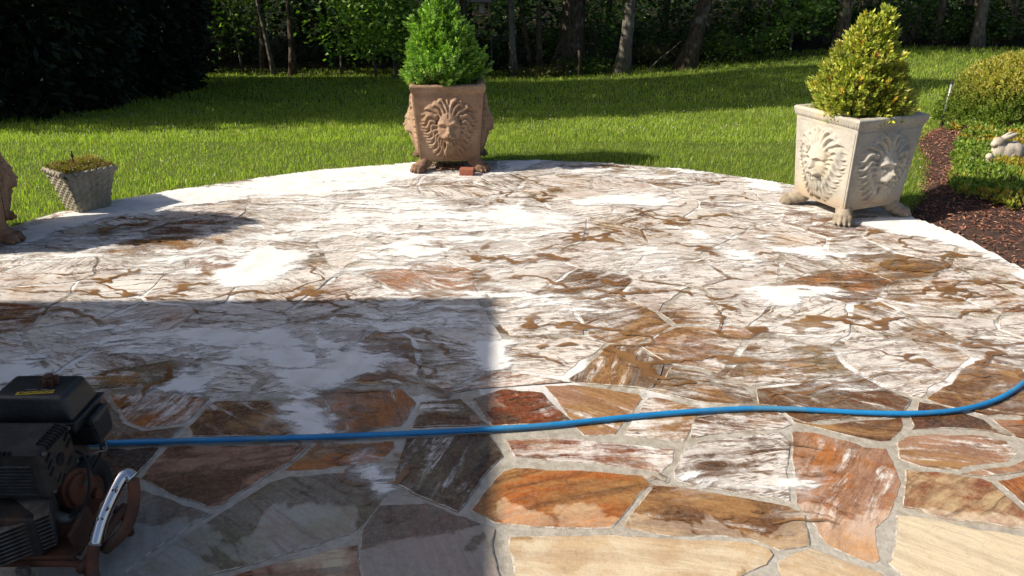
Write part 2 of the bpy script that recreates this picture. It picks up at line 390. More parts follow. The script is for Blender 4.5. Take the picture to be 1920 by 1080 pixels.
TAN, CREAM, ORANGE, RUST, PINK, GREY, GREEN, BROWN, DARK = (.47, .305, .145), (.60, .48, .31), (.52, .235, .07), (.30, .095, .035), (.50, .33, .24), (.30, .27, .23), (.27, .25, .18), (.22, .125, .06), (.09, .06, .04)
near = [  # outline, colour a, colour b, soap film, streaks, streak direction (turns)
 ([(958,1010),(1042,1003),(1200,1006),(1252,1010),(1402,1018),(1440,1029),(1448,1040),(1436,1059),(1388,1080),(1340,1110),(1100,1125),(968,1110)], CREAM, TAN, .02, .1, .02),
 ([(1226,911),(1324,920),(1478,950),(1506,965),(1515,1021),(1459,1031),(1406,1010),(1331,1004),(1256,1002),(1170,990),(1172,978)], TAN, BROWN, .30, .3, .03),
 ([(1459,1055),(1492,1034),(1519,1029),(1575,1049),(1646,1072),(1690,1097),(1600,1145),(1480,1125)], TAN, CREAM, .02, .15, .1),
 ([(1487,808),(1526,811),(1590,828),(1620,838),(1661,841),(1673,864),(1687,905),(1676,928),(1665,965),(1639,988),(1650,1048),(1642,1055),(1612,1048),(1549,1018),(1522,976),(1496,942),(1489,868)], ORANGE, PINK, .33, .35, .35),
 ([(1684,830),(1702,817),(1762,813),(1845,817),(1886,826),(1909,849),(1890,866),(1838,869),(1796,879),(1725,875),(1688,860)], TAN, PINK, .42, .2, .02),
 ([(1805,889),(1838,879),(1895,874),(1940,856),(1945,882),(1850,893)], TAN, PINK, .3, .2, .1),
 ([(1699,881),(1740,886),(1838,897),(1860,905),(1922,960),(1940,992),(1838,982),(1755,967),(1732,956),(1697,950)], RUST, CREAM, .14, .6, .4),
 ([(1871,901),(1930,892),(1990,900),(1990,980),(1935,955)], BROWN, ORANGE, .05, .8, .2),
 ([(1684,967),(1744,974),(1838,993),(1930,1007),(2000,1030),(1980,1120),(1800,1140),(1720,1100),(1669,1055),(1680,1017)], (.60,.50,.33), CREAM, .02, .08, .1),
 ([(1266,882),(1286,841),(1312,828),(1462,811),(1481,830),(1476,875),(1479,939),(1440,931),(1324,914),(1268,899)], BROWN, DARK, .55, .9, .97),
 ([(1303,783),(1387,772),(1459,772),(1484,796),(1462,803),(1390,808),(1297,820)], BROWN, TAN, .5, .8, .02),
 ([(1022,723),(1080,722),(1196,739),(1204,748),(1152,813),(1095,815)], TAN, PINK, .28, .2, .1),
 ([(1216,745),(1240,747),(1312,765),(1296,800),(1281,826),(1168,816)], PINK, TAN, .52, .3, .0),
 ([(949,824),(1080,822),(1118,828),(1200,836),(1266,842),(1262,868),(1240,888),(1200,880),(1118,868),(964,856)], RUST, PINK, .56, .7, .0),
 ([(945,882),(968,877),(1080,882),(1200,892),(1215,905),(1200,922),(1146,987),(1005,986),(930,976),(886,956)], (.50,.20,.05), (.46,.27,.11), .22, .5, .95),
 ([(763,822),(918,813),(942,856),(922,873),(859,957),(802,933),(742,903),(750,860)], GREEN, DARK, .36, .6, .3),
 ([(677,1002),(712,948),(799,944),(855,967),(926,993),(924,1029),(934,1080),(935,1130),(690,1130),(680,1060)], (.34,.26,.23), GREY, .06, .2, .2),
 ([(262,898),(316,838),(580,836),(540,868),(493,894),(415,946),(398,951),(335,928)], PINK, BROWN, .16, .5, .95),
 ([(534,882),(592,834),(736,828),(738,840),(712,866),(600,878)], ORANGE, TAN, .26, .4, .03),
 ([(507,904),(545,894),(710,880),(722,928),(700,955),(668,1000),(480,1052),(330,1098),(228,1098),(304,1035),(412,964)], GREEN, (.33,.32,.28), .14, .5, .1),
 ([(250,914),(393,964),(308,1016),(210,1095),(60,1110),(100,960),(190,907)], GREY, (.36,.34,.30), .03, .2, .2),
 ([(440,1077),(560,1048),(668,1022),(674,1060),(678,1120),(400,1130)], CREAM, RUST, .05, .7, .97),
 ([(205,842),(298,840),(258,888),(240,901),(190,898),(120,880),(110,845)], BROWN, DARK, .1, .6, .1),
 ([(604,737),(752,730),(776,755),(750,798),(626,808),(629,780)], ORANGE, PINK, .28, .3, .2),
 ([(790,754),(864,747),(912,795),(778,800)], BROWN, GREEN, .42, .7, .0),
 ([(886,747),(945,730),(1014,737),(1064,785),(1066,793),(925,797)], RUST, DARK, .38, 1., .95),
 ([(208,742),(300,734),(391,747),(348,788),(275,803),(240,790)], PINK, ORANGE, .46, .3, .3),
 ([(354,800),(402,754),(500,752),(522,776),(548,812),(520,816),(362,818)], TAN, BROWN, .36, .4, .1),
 ([(530,756),(560,748),(596,742),(620,775),(601,808),(562,812),(536,775)], BROWN, TAN, .45, .5, .1),
 ([(0,760),(60,745),(196,744),(232,792),(268,808),(340,800),(305,834),(100,838),(0,830)], BROWN, GREY, .3, .4, .1),
]
near_env = [(-60, 742), (0, 738), (100, 736), (200, 733), (300, 726), (390, 738), (500, 742), (600, 729), (755, 722), (860, 738), (945, 721), (1020, 715), (1200, 730), (1320, 758), (1460, 763), (1490, 794), (1530, 803), (1590, 819), (1650, 832), (1674, 830), (1692, 810), (1762, 805), (1845, 809), (1900, 820), (1960, 840)]
ENV = np.array([gp(*p)[:2] for p in near_env])
def env(x): return np.interp(x, ENV[:, 0], ENV[:, 1])

def clip(poly, nxy, c):
    """keep n.p <= c"""
    o = []
    for i in range(len(poly)):
        a, b = poly[i], poly[(i + 1) % len(poly)]
        da, db = nxy[0] * a[0] + nxy[1] * a[1] - c, nxy[0] * b[0] + nxy[1] * b[1] - c
        if da <= 0: o.append(a)
        if da * db < 0:
            t = da / (da - db); o.append((a[0] + (b[0] - a[0]) * t, a[1] + (b[1] - a[1]) * t))
    return o
def area(p): return .5 * sum(p[i][0] * p[(i + 1) % len(p)][1] - p[(i + 1) % len(p)][0] * p[i][1] for i in range(len(p)))
def rough_outline(p, step, amp, seed):
    o = []
    for i in range(len(p)):
        a, b = Vector(p[i]), Vector(p[(i + 1) % len(p)]); L = (b - a).length
        k = max(1, int(L / step)); nrm = Vector(((b - a).y, -(b - a).x)).normalized() if L > 1e-6 else Vector((0, 0))
        for j in range(k):
            q = a.lerp(b, j / k)
            d = mnoise.noise(Vector((q.x * 9, q.y * 9, seed))) * amp + mnoise.noise(Vector((q.x * 28, q.y * 28, seed))) * amp * .5
            o.append((q.x + nrm.x * d, q.y + nrm.y * d))
    return o
stone_count = 0
def flagstone(poly, ca, cb, foam, streak, ang, seed):
    global stone_count
    if area(poly) < 0: poly = poly[::-1]
    n = len(poly); cx = sum(p[0] for p in poly) / n; cy = sum(p[1] for p in poly) / n
    tx, ty = random.gauss(0, .004), random.gauss(0, .004); dz = random.uniform(-.0015, .002)
    V = []
    for (x, y) in poly:
        V.append((x - cx, y - cy, -.03))
    for (x, y) in poly:
        V.append((x - cx, y - cy, -.0022 + dz + tx * (x - cx) + ty * (y - cy)))
    for (x, y) in poly:
        dx, dy = cx - x, cy - y; L = math.hypot(dx, dy) + 1e-6; k = min(.0035 + .005 * abs(mnoise.noise(Vector((x * 21, y * 21, seed)))), L * .2) / L
        V.append((x - cx + dx * k, y - cy + dy * k, dz + tx * (x - cx) + ty * (y - cy)))
    Fc = [(r * n + i, r * n + (i + 1) % n, (r + 1) * n + (i + 1) % n, (r + 1) * n + i) for r in range(2) for i in range(n)] + [tuple(range(2 * n, 3 * n))]
    me = bpy.data.meshes.new('flagstone'); me.from_pydata(V, [], Fc); me.update()
    for nm, c in (('col_a', ca), ('col_b', cb), ('param', (foam, streak, ang))):
        a = me.attributes.new(nm, 'FLOAT_COLOR', 'POINT')
        a.data.foreach_set('color', np.tile(np.array([*c, 1], np.float32), len(V)))
    me.materials.append(M_stone); me.materials.append(M_smear)
    for f_ in range(n, 2 * n): me.polygons[f_].material_index = 1
    o = put('flagstone', me, None, patio, (cx, cy, 0)); stone_count += 1
    return o

for i, (pl, ca, cb, fo, st, an) in enumerate(near):
    p = [Vector(gp(*q)[:2]) for q in pl]; c_ = sum(p, Vector((0, 0))) / len(p)
    p = [tuple(q + (q - c_).normalized() * .005) for q in p]
    fo = fo + .07 if fo > .1 else fo
    flagstone(rough_outline(p, .022, .009, i * 3.1), ca, cb, fo, st, an, i)
# the rows further out: irregular cells between the joints
seeds = []
sp = .37
for j, yy in enumerate(np.arange(2.0, 6.6, sp * .9)):
    for xx in np.arange(-4.2, 3.2, sp * 1.15):
        seeds.append((xx + (j % 2) * sp * .55 + rng.uniform(-.21, .21), yy + rng.uniform(-.17, .17)))
seeds = [s for s in seeds if rng.random() > .1]
SA = np.array(seeds)
PAL = [(PINK, GREY), (TAN, PINK), (TAN, BROWN), (GREY, TAN), (TAN, BROWN), (BROWN, RUST), (PINK, ORANGE), (GREEN, TAN), (CREAM, TAN), (BROWN, DARK), (GREY, BROWN), (ORANGE, BROWN)]
for k, s in enumerate(seeds):
    if not (abs(s[0]) < s[1] * .62 + .9): continue
    poly = [(s[0] - 1, s[1] - 1), (s[0] + 1, s[1] - 1), (s[0] + 1, s[1] + 1), (s[0] - 1, s[1] + 1)]
    d = np.hypot(SA[:, 0] - s[0], SA[:, 1] - s[1])
    gap = random.uniform(.006, .015)
    for q in np.argsort(d)[1:22]:
        t = SA[q]; nx_, ny_ = (t[0] - s[0]) / d[q], (t[1] - s[1]) / d[q]
        poly = clip(poly, (nx_, ny_), nx_ * (s[0] + t[0]) / 2 + ny_ * (s[1] + t[1]) / 2 - gap)
        if len(poly) < 3: break
    for i in range(len(OUT)):
        a, b = OUT[i], OUT[(i + 1) % len(OUT)]
        if len(poly) < 3: break
        n_ = Vector((-(b[1] - a[1]), b[0] - a[0])).normalized()      # OUT runs clockwise
        if n_.x * (0 - a[0]) + n_.y * (3 - a[1]) > 0: n_ = -n_
        poly = clip(poly, n_, n_.x * a[0] + n_.y * a[1] - .004)
    if len(poly) < 3: continue
    p = rough_outline(poly, .045, .02, k * 1.7 + 50)
    p = [(x, max(y, env(x) + .012)) for x, y in p]
    # drop repeated points
    q = [p[0]]
    for v in p[1:]:
        if math.hypot(v[0] - q[-1][0], v[1] - q[-1][1]) > .008: q.append(v)
    p = q
    if len(p) < 4 or abs(area(p)) < .006: continue
    ca, cb = random.choice(PAL)
    zone = float(np.clip((s[1] - 2.4) / .7, 0, 1))
    fo = .40 + .29 * zone + random.gauss(0, .11)
    flagstone(p, ca, cb, max(.1, min(1, fo)), random.uniform(.3, 1), (random.gauss(0.0, .085)) % 1, k)

# thick foam lying on the stones
patches = [
 ([(20,440),(110,402),(250,373),(420,344),(600,317),(785,303),(785,336),(700,348),(600,362),(520,374),(470,366),(380,384),(250,408),(150,424),(80,452)], .03),
 ([(925,300),(1060,301),(1030,306),(985,318),(930,324)], .03),
 ([(1240,313),(1330,322),(1330,330),(1270,325)], .04), ([(1370,330),(1470,343),(1480,360),(1400,352)], .04),
 ([(1600,415),(1690,402),(1780,432),(1920,495),(1960,530),(1860,490),(1760,455),(1690,445),(1640,432)], .03),
 ([(1385,548),(1430,535),(1500,530),(1560,540),(1600,556),(1530,560),(1490,580),(1450,575),(1420,556)], .04),
 ([(1352,472),(1392,470),(1406,492),(1365,490)], .03),
 ([(922,640),(985,650),(965,690),(940,720),(905,720),(900,680)], .05),
 ([(302,722),(345,690),(352,720),(338,742)], .015),
 ([(545,745),(600,733),(620,765),(622,790),(598,812),(566,815),(575,785),(535,765)], .02),
 ([(560,612),(620,628),(680,668),(720,700),(640,722),(560,725),(480,712),(560,690),(620,680)], .05),
 ([(330,610),(420,600),(560,655),(640,690),(560,700),(420,690)], .09),
 ([(1060,368),(1180,368),(1290,380),(1180,390),(1090,384)], .05),
 ([(1230,428),(1290,436),(1340,455),(1280,450)], .03),
 ([(1420,448),(1520,455),(1600,478),(1520,480)], .04),
 ([(420,500),(500,468),(580,478),(560,505),(470,535),(410,525)], .05),
 ([(0,668),(85,680),(70,700),(0,720)], .04),
 ([(640,470),(760,455),(860,470),(760,480)], .05),
 ([(880,395),(960,385),(990,400),(920,412)], .05),
 ([(1480,880),(1490,945),(1460,938),(1300,918),(1310,900),(1430,915)], .02),
 ([(700,880),(720,875),(735,920),(716,930)], .01),
]
x0, x1, y0, y1, st = -3.7, 3.0, 1.9, 6.25, .02
fx, fy = np.meshgrid(np.arange(x0, x1, st), np.arange(y0, y1, st))
pd = sdist(OUT, fx, fy)
wx = fx + .12 * (fbm(fx * 4, fy * 4, 11) - .5) * 2; wy = fy + .17 * (fbm(fx * 4, fy * 4, 13) - .5) * 2
field = np.full(fx.shape, -2.0)
for pl, soft in patches:
    P = [tuple(gp(*q)[:2]) for q in pl]
    field = np.maximum(field, np.clip(sdist(P, wx, wy) / .17 + .22, -2, .62))
ns = fbm(wx * 1.1, wy * 1.7, 21, 4)
zone = sstep(0, .55, fy - env(fx) + .10) 
field = np.maximum(field, -.95 + zone * .76 + (ns - .5) * 1.7 * (.3 + .7 * zone))
field = np.clip(field, -1, 1)
zf = .0048 + .003 * np.clip(field, 0, 1) + .0012 * fbm(fx * 9, fy * 9, 25, 2)
ok = (field > -.98) & (pd > -.006)
idx = np.arange(fx.size).reshape(fx.shape)
cell = ok[:-1, :-1] & ok[1:, :-1] & ok[:-1, 1:] & ok[1:, 1:]
F = np.stack([idx[:-1, :-1], idx[:-1, 1:], idx[1:, 1:], idx[1:, :-1]], -1)[cell]
use, inv = np.unique(F.ravel(), return_inverse=True)
V = np.stack([fx, fy, zf], -1).reshape(-1, 3)[use]
me = npmesh('soap_foam', V, inv.reshape(-1, 4), True)
at_ = me.attributes.new('thick', 'FLOAT', 'POINT'); at_.data.foreach_set('value', field.ravel()[use].astype(np.float32))
tag(put('soap_foam', me, M_foam), 'white soap foam and brown run-off lying over the stone patio', 'foam', kind='stuff')

# ------------------------------------------------------------------ house to the left, whose corner shades the near patio
hr = R(.8)
HC = Vector((-3.98, 2.79, 0))
house = empty('house', HC, hr)
tag(house, 'house with low hipped roof beside the patio, shading its near corner', 'house')
M_plaster = simple('house_siding', (.55, .52, .47), (.48, .45, .40), 4, .8)
M_roof = simple('roof_shingle', (.10, .09, .085), (.06, .055, .05), 14, .9, bstr=.6)
M_white = simple('white_trim', (.75, .74, .72), (.68, .67, .65), 6, .5)
M_glass = simple('window_glass', (.03, .035, .04), (.02, .025, .03), 2, .06, spec=.8)
mb = MB(); mb.box((-4.4, -5.4, 1.42), (8.0, 10.0, 2.86)); mb.build('wall', M_plaster, house)
mb = MB(); a = 9.2; b = 11.0; z = 2.86
mb.add([(0, 0, z), (-a, 0, z), (-a, -b, z), (0, -b, z), (0, 0, 3.0), (-a, 0, 3.0), (-a, -b, 3.0), (0, -b, 3.0), (-a / 2, -a / 2, 4.7), (-a / 2, -b + a / 2, 4.7)],
       [(0, 1, 2, 3), (0, 4, 5, 1), (1, 5, 6, 2), (2, 6, 7, 3), (3, 7, 4, 0), (4, 8, 5), (5, 8, 9, 6), (6, 9, 7), (7, 9, 8, 4)])
mb.build('roof', M_roof, house)
for yy in (-2.2, -5.2):
    mb = MB(); mb.box((-.36, yy, 1.45), (.10, 1.3, 1.3)); wn = mb.build('window', M_white, house)
    mb = MB(); mb.box((-.31, yy, 1.45), (.012, 1.1, 1.1)); mb.build('pane', M_glass, wn)

# ------------------------------------------------------------------ planters
def seg_d(u, v, pts):
    d = np.full(u.shape, 9.0); tt = np.zeros(u.shape); n = len(pts) - 1
    for i in range(n):
        ax, ay = pts[i]; bx, by = pts[i + 1]; vx, vy = bx - ax, by - ay
        t = np.clip(((u - ax) * vx + (v - ay) * vy) / (vx * vx + vy * vy + 1e-9), 0, 1)
        e = np.hypot(u - ax - t * vx, v - ay - t * vy); m = e < d
        d = np.where(m, e, d); tt = np.where(m, (i + t) / n, tt)
    return d, tt
def lion(n=120):
    """relief of a lion's head, u and v from -1 to 1, height in half widths"""
    a = np.linspace(-1, 1, n); U0, V0 = np.meshgrid(a, a); u, v = U0 / 1.13, (V0 + .02) / 1.10
    rr = random.Random(3)
    h = np.zeros_like(u)
    def dome(cx, cy, rx, ry, hh, p=.5): return hh * np.clip(1 - ((u - cx) / rx) ** 2 - ((v - cy) / ry) ** 2, 0, 1) ** p
    h = np.maximum(h, dome(0, .0, .78, .9, .05, 1.3))
    def stroke(pts, wd, hh, base):
        nonlocal h
        d, t = seg_d(u, v, pts)
        ww = wd * np.clip(1.15 - t ** 2 * .95, .15, 1) * np.clip(.6 + t * 2, 0, 1)
        pr = np.sqrt(np.clip(1 - (d / ww) ** 2, 0, 1))
        h = np.maximum(h, (base * (1 - .75 * t) + hh) * (pr > 0) * (.35 + .65 * pr))
    def cat(P, k=4):
        o = []
        for i in range(len(P) - 1):
            q = [np.array(P[min(max(i + d, 0), len(P) - 1)]) for d in (-1, 0, 1, 2)]
            for j in range(k):
                t = j / k; o.append(tuple(.5 * (2 * q[1] + (q[2] - q[0]) * t + (2 * q[0] - 5 * q[1] + 4 * q[2] - q[3]) * t * t + (3 * q[1] - q[0] - 3 * q[2] + q[3]) * t ** 3)))
        return o + [P[-1]]
    def lockm(P, wd, hh):
        nonlocal h
        d, t = seg_d(u, v, cat(P))
        ww = wd * np.interp(t, [0, .25, .7, 1], [.75, 1, .8, .18])
        pr = np.sqrt(np.clip(1 - (d / ww) ** 2, 0, 1))
        h = np.maximum(h, pr * hh * (1.1 - .55 * t) + .04 * (pr > 0) * (1 - t))
    half = [
     [(.03, .38), (.05, .60), (.11, .77), (.22, .83), (.29, .75)], [(.10, .38), (.14, .57), (.24, .69), (.37, .71), (.43, .62)], [(.18, .34), (.26, .49), (.39, .56), (.52, .62), (.62, .57)],
     [(.33, .33), (.46, .42), (.57, .40), (.64, .29), (.75, .28)], [(.36, .24), (.50, .27), (.56, .14), (.64, .06), (.75, .08)], [(.33, .13), (.46, .14), (.49, -.02), (.58, -.12), (.70, -.10)],
     [(.31, .03), (.42, -.01), (.44, -.17), (.53, -.28), (.65, -.27)], [(.29, -.07), (.37, -.15), (.38, -.31), (.47, -.43), (.58, -.44)], [(.26, -.16), (.32, -.28), (.31, -.44), (.39, -.57), (.49, -.60)],
     [(.22, -.24), (.26, -.39), (.23, -.54), (.30, -.69), (.39, -.74)], [(.16, -.30), (.18, -.46), (.14, -.60), (.19, -.76), (.26, -.84)]]
    for sd_ in (-1, 1):
        for q, P in enumerate(half):          # lower layer between the locks, then the locks
            m_ = half[min(q + 1, len(half) - 1)]
            P2_ = [(sd_ * ((a[0] + b[0]) / 2 + .05), (a[1] + b[1]) / 2) for a, b in zip(P, m_)]
            lockm(P2_, .05, .09)
        for P in half: lockm([(sd_ * (a + rr.uniform(-.012, .012)), b + rr.uniform(-.012, .012)) for a, b in P], .058, .17)
    lockm([(.0, .42), (.01, .62), (-.03, .84)], .05, .17)
    # face
    h = np.maximum(h, .14 + dome(0, .06, .33, .46, .20, .5) - .14 * (dome(0, .06, .33, .46, 1) <= 0) - .0)
    h = np.where(dome(0, .06, .33, .46, 1) > 0, h, h)
    h = np.maximum(h, dome(0, -.13, .19, .17, .47, .38))                       # muzzle
    d, t = seg_d(u, v, [(0, .32), (0, .12), (0, -.03)])
    h = np.maximum(h, (.34 + .14 * t) * np.clip(1 - (d / (.07 + .03 * t)) ** 2, 0, 1) ** .3)   # nose ridge
    h = np.maximum(h, dome(0, -.03, .085, .055, .53, .3))
    for s in (-1, 1):
        h = np.maximum(h, dome(s * .11, -.17, .115, .10, .46, .4))             # whisker pads
        h -= .11 * np.exp(-(((u - s * .16) / .075) ** 2 + ((v - .13) / .05) ** 2))
        h += .06 * np.exp(-(((u - s * .16) / .04) ** 2 + ((v - .125) / .026) ** 2))
        d, t = seg_d(u, v, [(s * .05, .19), (s * .15, .235), (s * .27, .19)])
        h += .085 * np.exp(-(d / .036) ** 2)
        h = np.maximum(h, dome(s * .35, .37, .085, .10, .26, .5)); h -= .10 * np.exp(-(((u - s * .345) / .04) ** 2 + ((v - .355) / .05) ** 2))
        d, t = seg_d(u, v, [(s * .012, -.20), (s * .10, -.26), (s * .19, -.235)])
        h -= .12 * np.exp(-(d / .018) ** 2)
        h -= .05 * np.exp(-(((u - s * .045) / .02) ** 2 + ((v + .05) / .016) ** 2))
    d, t = seg_d(u, v, [(0, -.08), (0, -.2)]); h -= .05 * np.exp(-(d / .012) ** 2)
    d, t = seg_d(u, v, [(0, .22), (0, .45)]); h -= .04 * np.exp(-(d / .02) ** 2)
    h = np.maximum(h, dome(0, -.33, .12, .09, .34, .5))                        # chin
    for x in (-.09, -.03, .03, .09):                                           # beard
        lockm([(x * .8, -.36), (x * 1.1 + .02, -.50), (x * 1.1 - .02, -.63), (x * 1.3 + .02, -.76), (x * 1.4, -.88 + abs(x))], .042, .24)
    k = np.ones((3, 3)) / 9.
    hp = np.pad(h, 1, mode='edge')
    h = sum(hp[i:i + n, j:j + n] for i in range(3) for j in range(3)) / 9
    h = np.clip(h, 0, None) * sstep(1.0, .93, np.abs(U0)) * sstep(1.0, .95, np.abs(V0))
    return U0, V0, h
PW_T, PW_B, PH0, PH1 = .53, .45, .075, .635
def relief_mesh():
    u, v, h = lion(); n = u.shape[0]
    zz = PH0 + .015 + (v + 1) / 2 * (PH1 - PH0 - .085)
    k = (zz - PH0) / (PH1 - PH0); hw = (PW_B + (PW_T - PW_B) * k) / 2
    x = u * (hw - .012); y = -hw - .003 - h * .215
    V = np.stack([x, y, zz], -1).reshape(-1, 3)
    idx = np.arange(n * n).reshape(n, n)
    return npmesh('lion_relief', V, np.stack([idx[:-1, :-1], idx[:-1, 1:], idx[1:, 1:], idx[1:, :-1]], -1).reshape(-1, 4), True)
ME_relief = relief_mesh()
def frustum_mesh():
    t, b = PW_T / 2, PW_B / 2
    mb = MB(); ti = t - .045; zs = PH1 - .06
    V = [(-b, -b, PH0), (b, -b, PH0), (b, b, PH0), (-b, b, PH0), (-t, -t, PH1), (t, -t, PH1), (t, t, PH1), (-t, t, PH1), (-ti, -ti, PH1), (ti, -ti, PH1), (ti, ti, PH1), (-ti, ti, PH1), (-ti, -ti, zs), (ti, -ti, zs), (ti, ti, zs), (-ti, ti, zs)]
    Fc = [(3, 2, 1, 0)]
    for i in range(4):
        j = (i + 1) % 4
        Fc += [(i, j, 4 + j, 4 + i), (4 + i, 4 + j, 8 + j, 8 + i), (8 + i, 8 + j, 12 + j, 12 + i)]
    mb.add(V, Fc + [(12, 13, 14, 15)])
    return mb.mesh('body', bevel=.008)
ME_body = frustum_mesh()
def rim_mesh():
    """moulded lip with small flutes"""
    V = []; Fc = []; m = 150; prof = [(-.006, -.046), (.002, -.042), (.005, -.022), (.008, -.010), (.012, -.003), (.011, .006), (.004, .012), (-.046, .012), (-.048, -.01)]
    hw = PW_T / 2; ring = []
    for s in range(4):
        for i in range(m):
            ring.append((s, -1 + 2 * i / m))
    n = len(ring); rr = random.Random(5)
    for q, (s, t) in enumerate(ring):
        fl = .0035 * (.5 + .5 * math.cos(t * math.pi * 26)) * rr.uniform(.6, 1.1)
        wob = .002 * mnoise.noise(Vector((t * 5, s * 7, 1)))
        for k, (dx, dz) in enumerate(prof):
            e = hw + dx + (fl if k in (1, 2, 3) else 0) + wob
            x, y = t * e, -e
            c, sn = [(1, 0), (0, 1), (-1, 0), (0, -1)][s]
            V.append((x * c - y * sn, x * sn + y * c, PH1 + dz + wob))
    p = len(prof)
    for q in range(n):
        r = (q + 1) % n
        for k in range(p - 1): Fc.append((q * p + k, r * p + k, r * p + k + 1, q * p + k + 1))
    return npmesh('rim', V, Fc, False)
ME_rim = rim_mesh()
def paw_mesh():
    it = [((0, .015, .075), (.052, .055, .055), (0, 0, 0)), ((0, .03, .115), (.046, .045, .05), (.3, 0, 0)), ((0, -.03, .045), (.054, .05, .044), (0, 0, 0))]
    for i, a in enumerate((-.055, -.02, .02, .055)):
        it.append(((a * .72, -.068 - .014 * (abs(a) < .03), .034), (.0185, .033, .031), (0, 0, -a * 4)))
        it.append(((a * .78, -.098 - .014 * (abs(a) < .03), .018), (.010, .013, .014), (0, 0, 0)))
    me = blobs('paw', it, .0055, 3)
    return me
ME_paw = paw_mesh()

def pottery(name, a, b, stain, low, dirt):
    N = Nodes(name); tc = N.n('TexCoord').outputs['Object']
    n1 = N.noise(tc, 6, 6, .65, .4); n2 = N.noise(tc, 45, 5, .7); n3 = N.noise(tc, 2.6, 4, .6, .8)
    col = N.mix(N.step(n1, .35, .65), a, b)
    col = N.mix(N.math('MULTIPLY', N.step(n3, .45, .65), .6), col, stain)
    z = N.n('SeparateXYZ', None, Vector=tc).outputs[2]
    lowm = N.step(N.math('ADD', z, N.math('MULTIPLY', n1, .18)), .30, .18)
    col = N.mix(N.math('MULTIPLY', lowm, .6), col, low)
    col = N.mix(N.math('MULTIPLY', N.step(n2, .5, .72), .4), col, dirt)
    return N.finish(N.bsdf(col, .88, bump=N.math('ADD', n2, n1), bstr=.35, bdist=.006, spec=.2))
M_terra = pottery('terracotta_weathered', (.33, .215, .14), (.23, .145, .09), (.39, .285, .20), (.20, .12, .07), (.10, .062, .042))
M_lime = pottery('limestone_weathered', (.43, .40, .345), (.34, .315, .27), (.52, .44, .30), (.33, .22, .12), (.19, .17, .14))
M_lime_foot = simple('limestone_foot', (.33, .27, .20), (.20, .16, .11), 14, .9, bstr=.5)
M_terra_foot = simple('terracotta_foot', (.24, .14, .085), (.13, .075, .045), 14, .9, bstr=.5)

def planter(loc, rz, mat, footmat, label, tilt=0):
    p = empty('lion_planter', loc, rz); p.rotation_euler = (0, tilt, rz)
    tag(p, label, 'planter', 'square planters with lion heads')
    def part(nm, me, m, rot=0, lc=(0, 0, 0)):
        o = put(nm, me, None, p, lc); o.rotation_euler = (0, 0, rot)
        if not me.materials: me.materials.append(m)
        o.material_slots[0].link = 'OBJECT'; o.material_slots[0].material = m
        return o
    part('body', ME_body, mat)
    for k in range(4): part('lion_relief', ME_relief, mat, k * math.pi / 2)
    part('rim', ME_rim, mat)
    for k in range(4):
        a = R(45 + 90 * k); rr_ = PW_B / 2 * 1.24
        part('paw_foot', ME_paw, footmat, a + math.pi / 2, (math.cos(a) * rr_, math.sin(a) * rr_, -.004))
    part('soil', ME_soil, M_soil)
    return p
mb = MB(); q = PW_T / 2 - .046
sg = np.linspace(-q, q, 14); sx_, sy_ = np.meshgrid(sg, sg)
sz_ = PH1 - .045 + .02 * fbm(sx_ * 12 + 5, sy_ * 12 + 5, 4)
ii = np.arange(196).reshape(14, 14)
ME_soil = npmesh('soil', np.stack([sx_, sy_, sz_], -1).reshape(-1, 3), np.stack([ii[:-1, :-1], ii[:-1, 1:], ii[1:, 1:], ii[1:, :-1]], -1).reshape(-1, 4), True)
PC, PR_, PL = (-.485, 6.13, .004), (2.164, 4.968, .004), (-3.23, 4.40, .004)
planter(PC, R(4), M_terra, M_terra_foot, 'brown terracotta lion planter at the middle of the lawn edge of the patio')
planter(PR_, R(22.7), M_lime, M_lime_foot, 'pale limestone lion planter at the right of the patio, set cornerwise')
planter(PL, R(35), M_terra, M_terra_foot, 'brown lion planter cut off by the left side of the picture')

# ------------------------------------------------------------------ leaves
def leaves(name, P, D, S, L, W, col, mat, parent=None, fold=.18, shape=.45):
    """P base points, D directions, S sideways directions; rhombic folded leaves"""
    n = len(P)
    D = D / (np.linalg.norm(D, axis=1, keepdims=True) + 1e-9)
    S = S - D * (S * D).sum(1, keepdims=True); S = S / (np.linalg.norm(S, axis=1, keepdims=True) + 1e-9)
    Nn = np.cross(D, S)
    L = np.broadcast_to(L, (n,))[:, None]; W = np.broadcast_to(W, (n,))[:, None]
    mid = P + D * L * shape + Nn * W * fold
    V = np.stack([P, mid + S * W * .5, P + D * L, mid - S * W * .5], 1).reshape(-1, 3)
    b = np.arange(n)[:, None] * 4
    Fc = np.concatenate([b + np.array([[0, 1, 2]]), b + np.array([[0, 2, 3]])], 0)
    me = npmesh(name, V, Fc, False, np.repeat(col, 4, 0))
    return put(name, me, mat, parent)
def rdir(n): 
    d = rng.normal(size=(n, 3)); return d / np.linalg.norm(d, axis=1, keepdims=True)
def tints(n, cols, jit=.18):
    c = np.array(cols)[rng.integers(0, len(cols), n)]
    return c * (1 + rng.uniform(-jit, jit, (n, 1))) * (1 + rng.uniform(-.06, .06, (n, 3)))

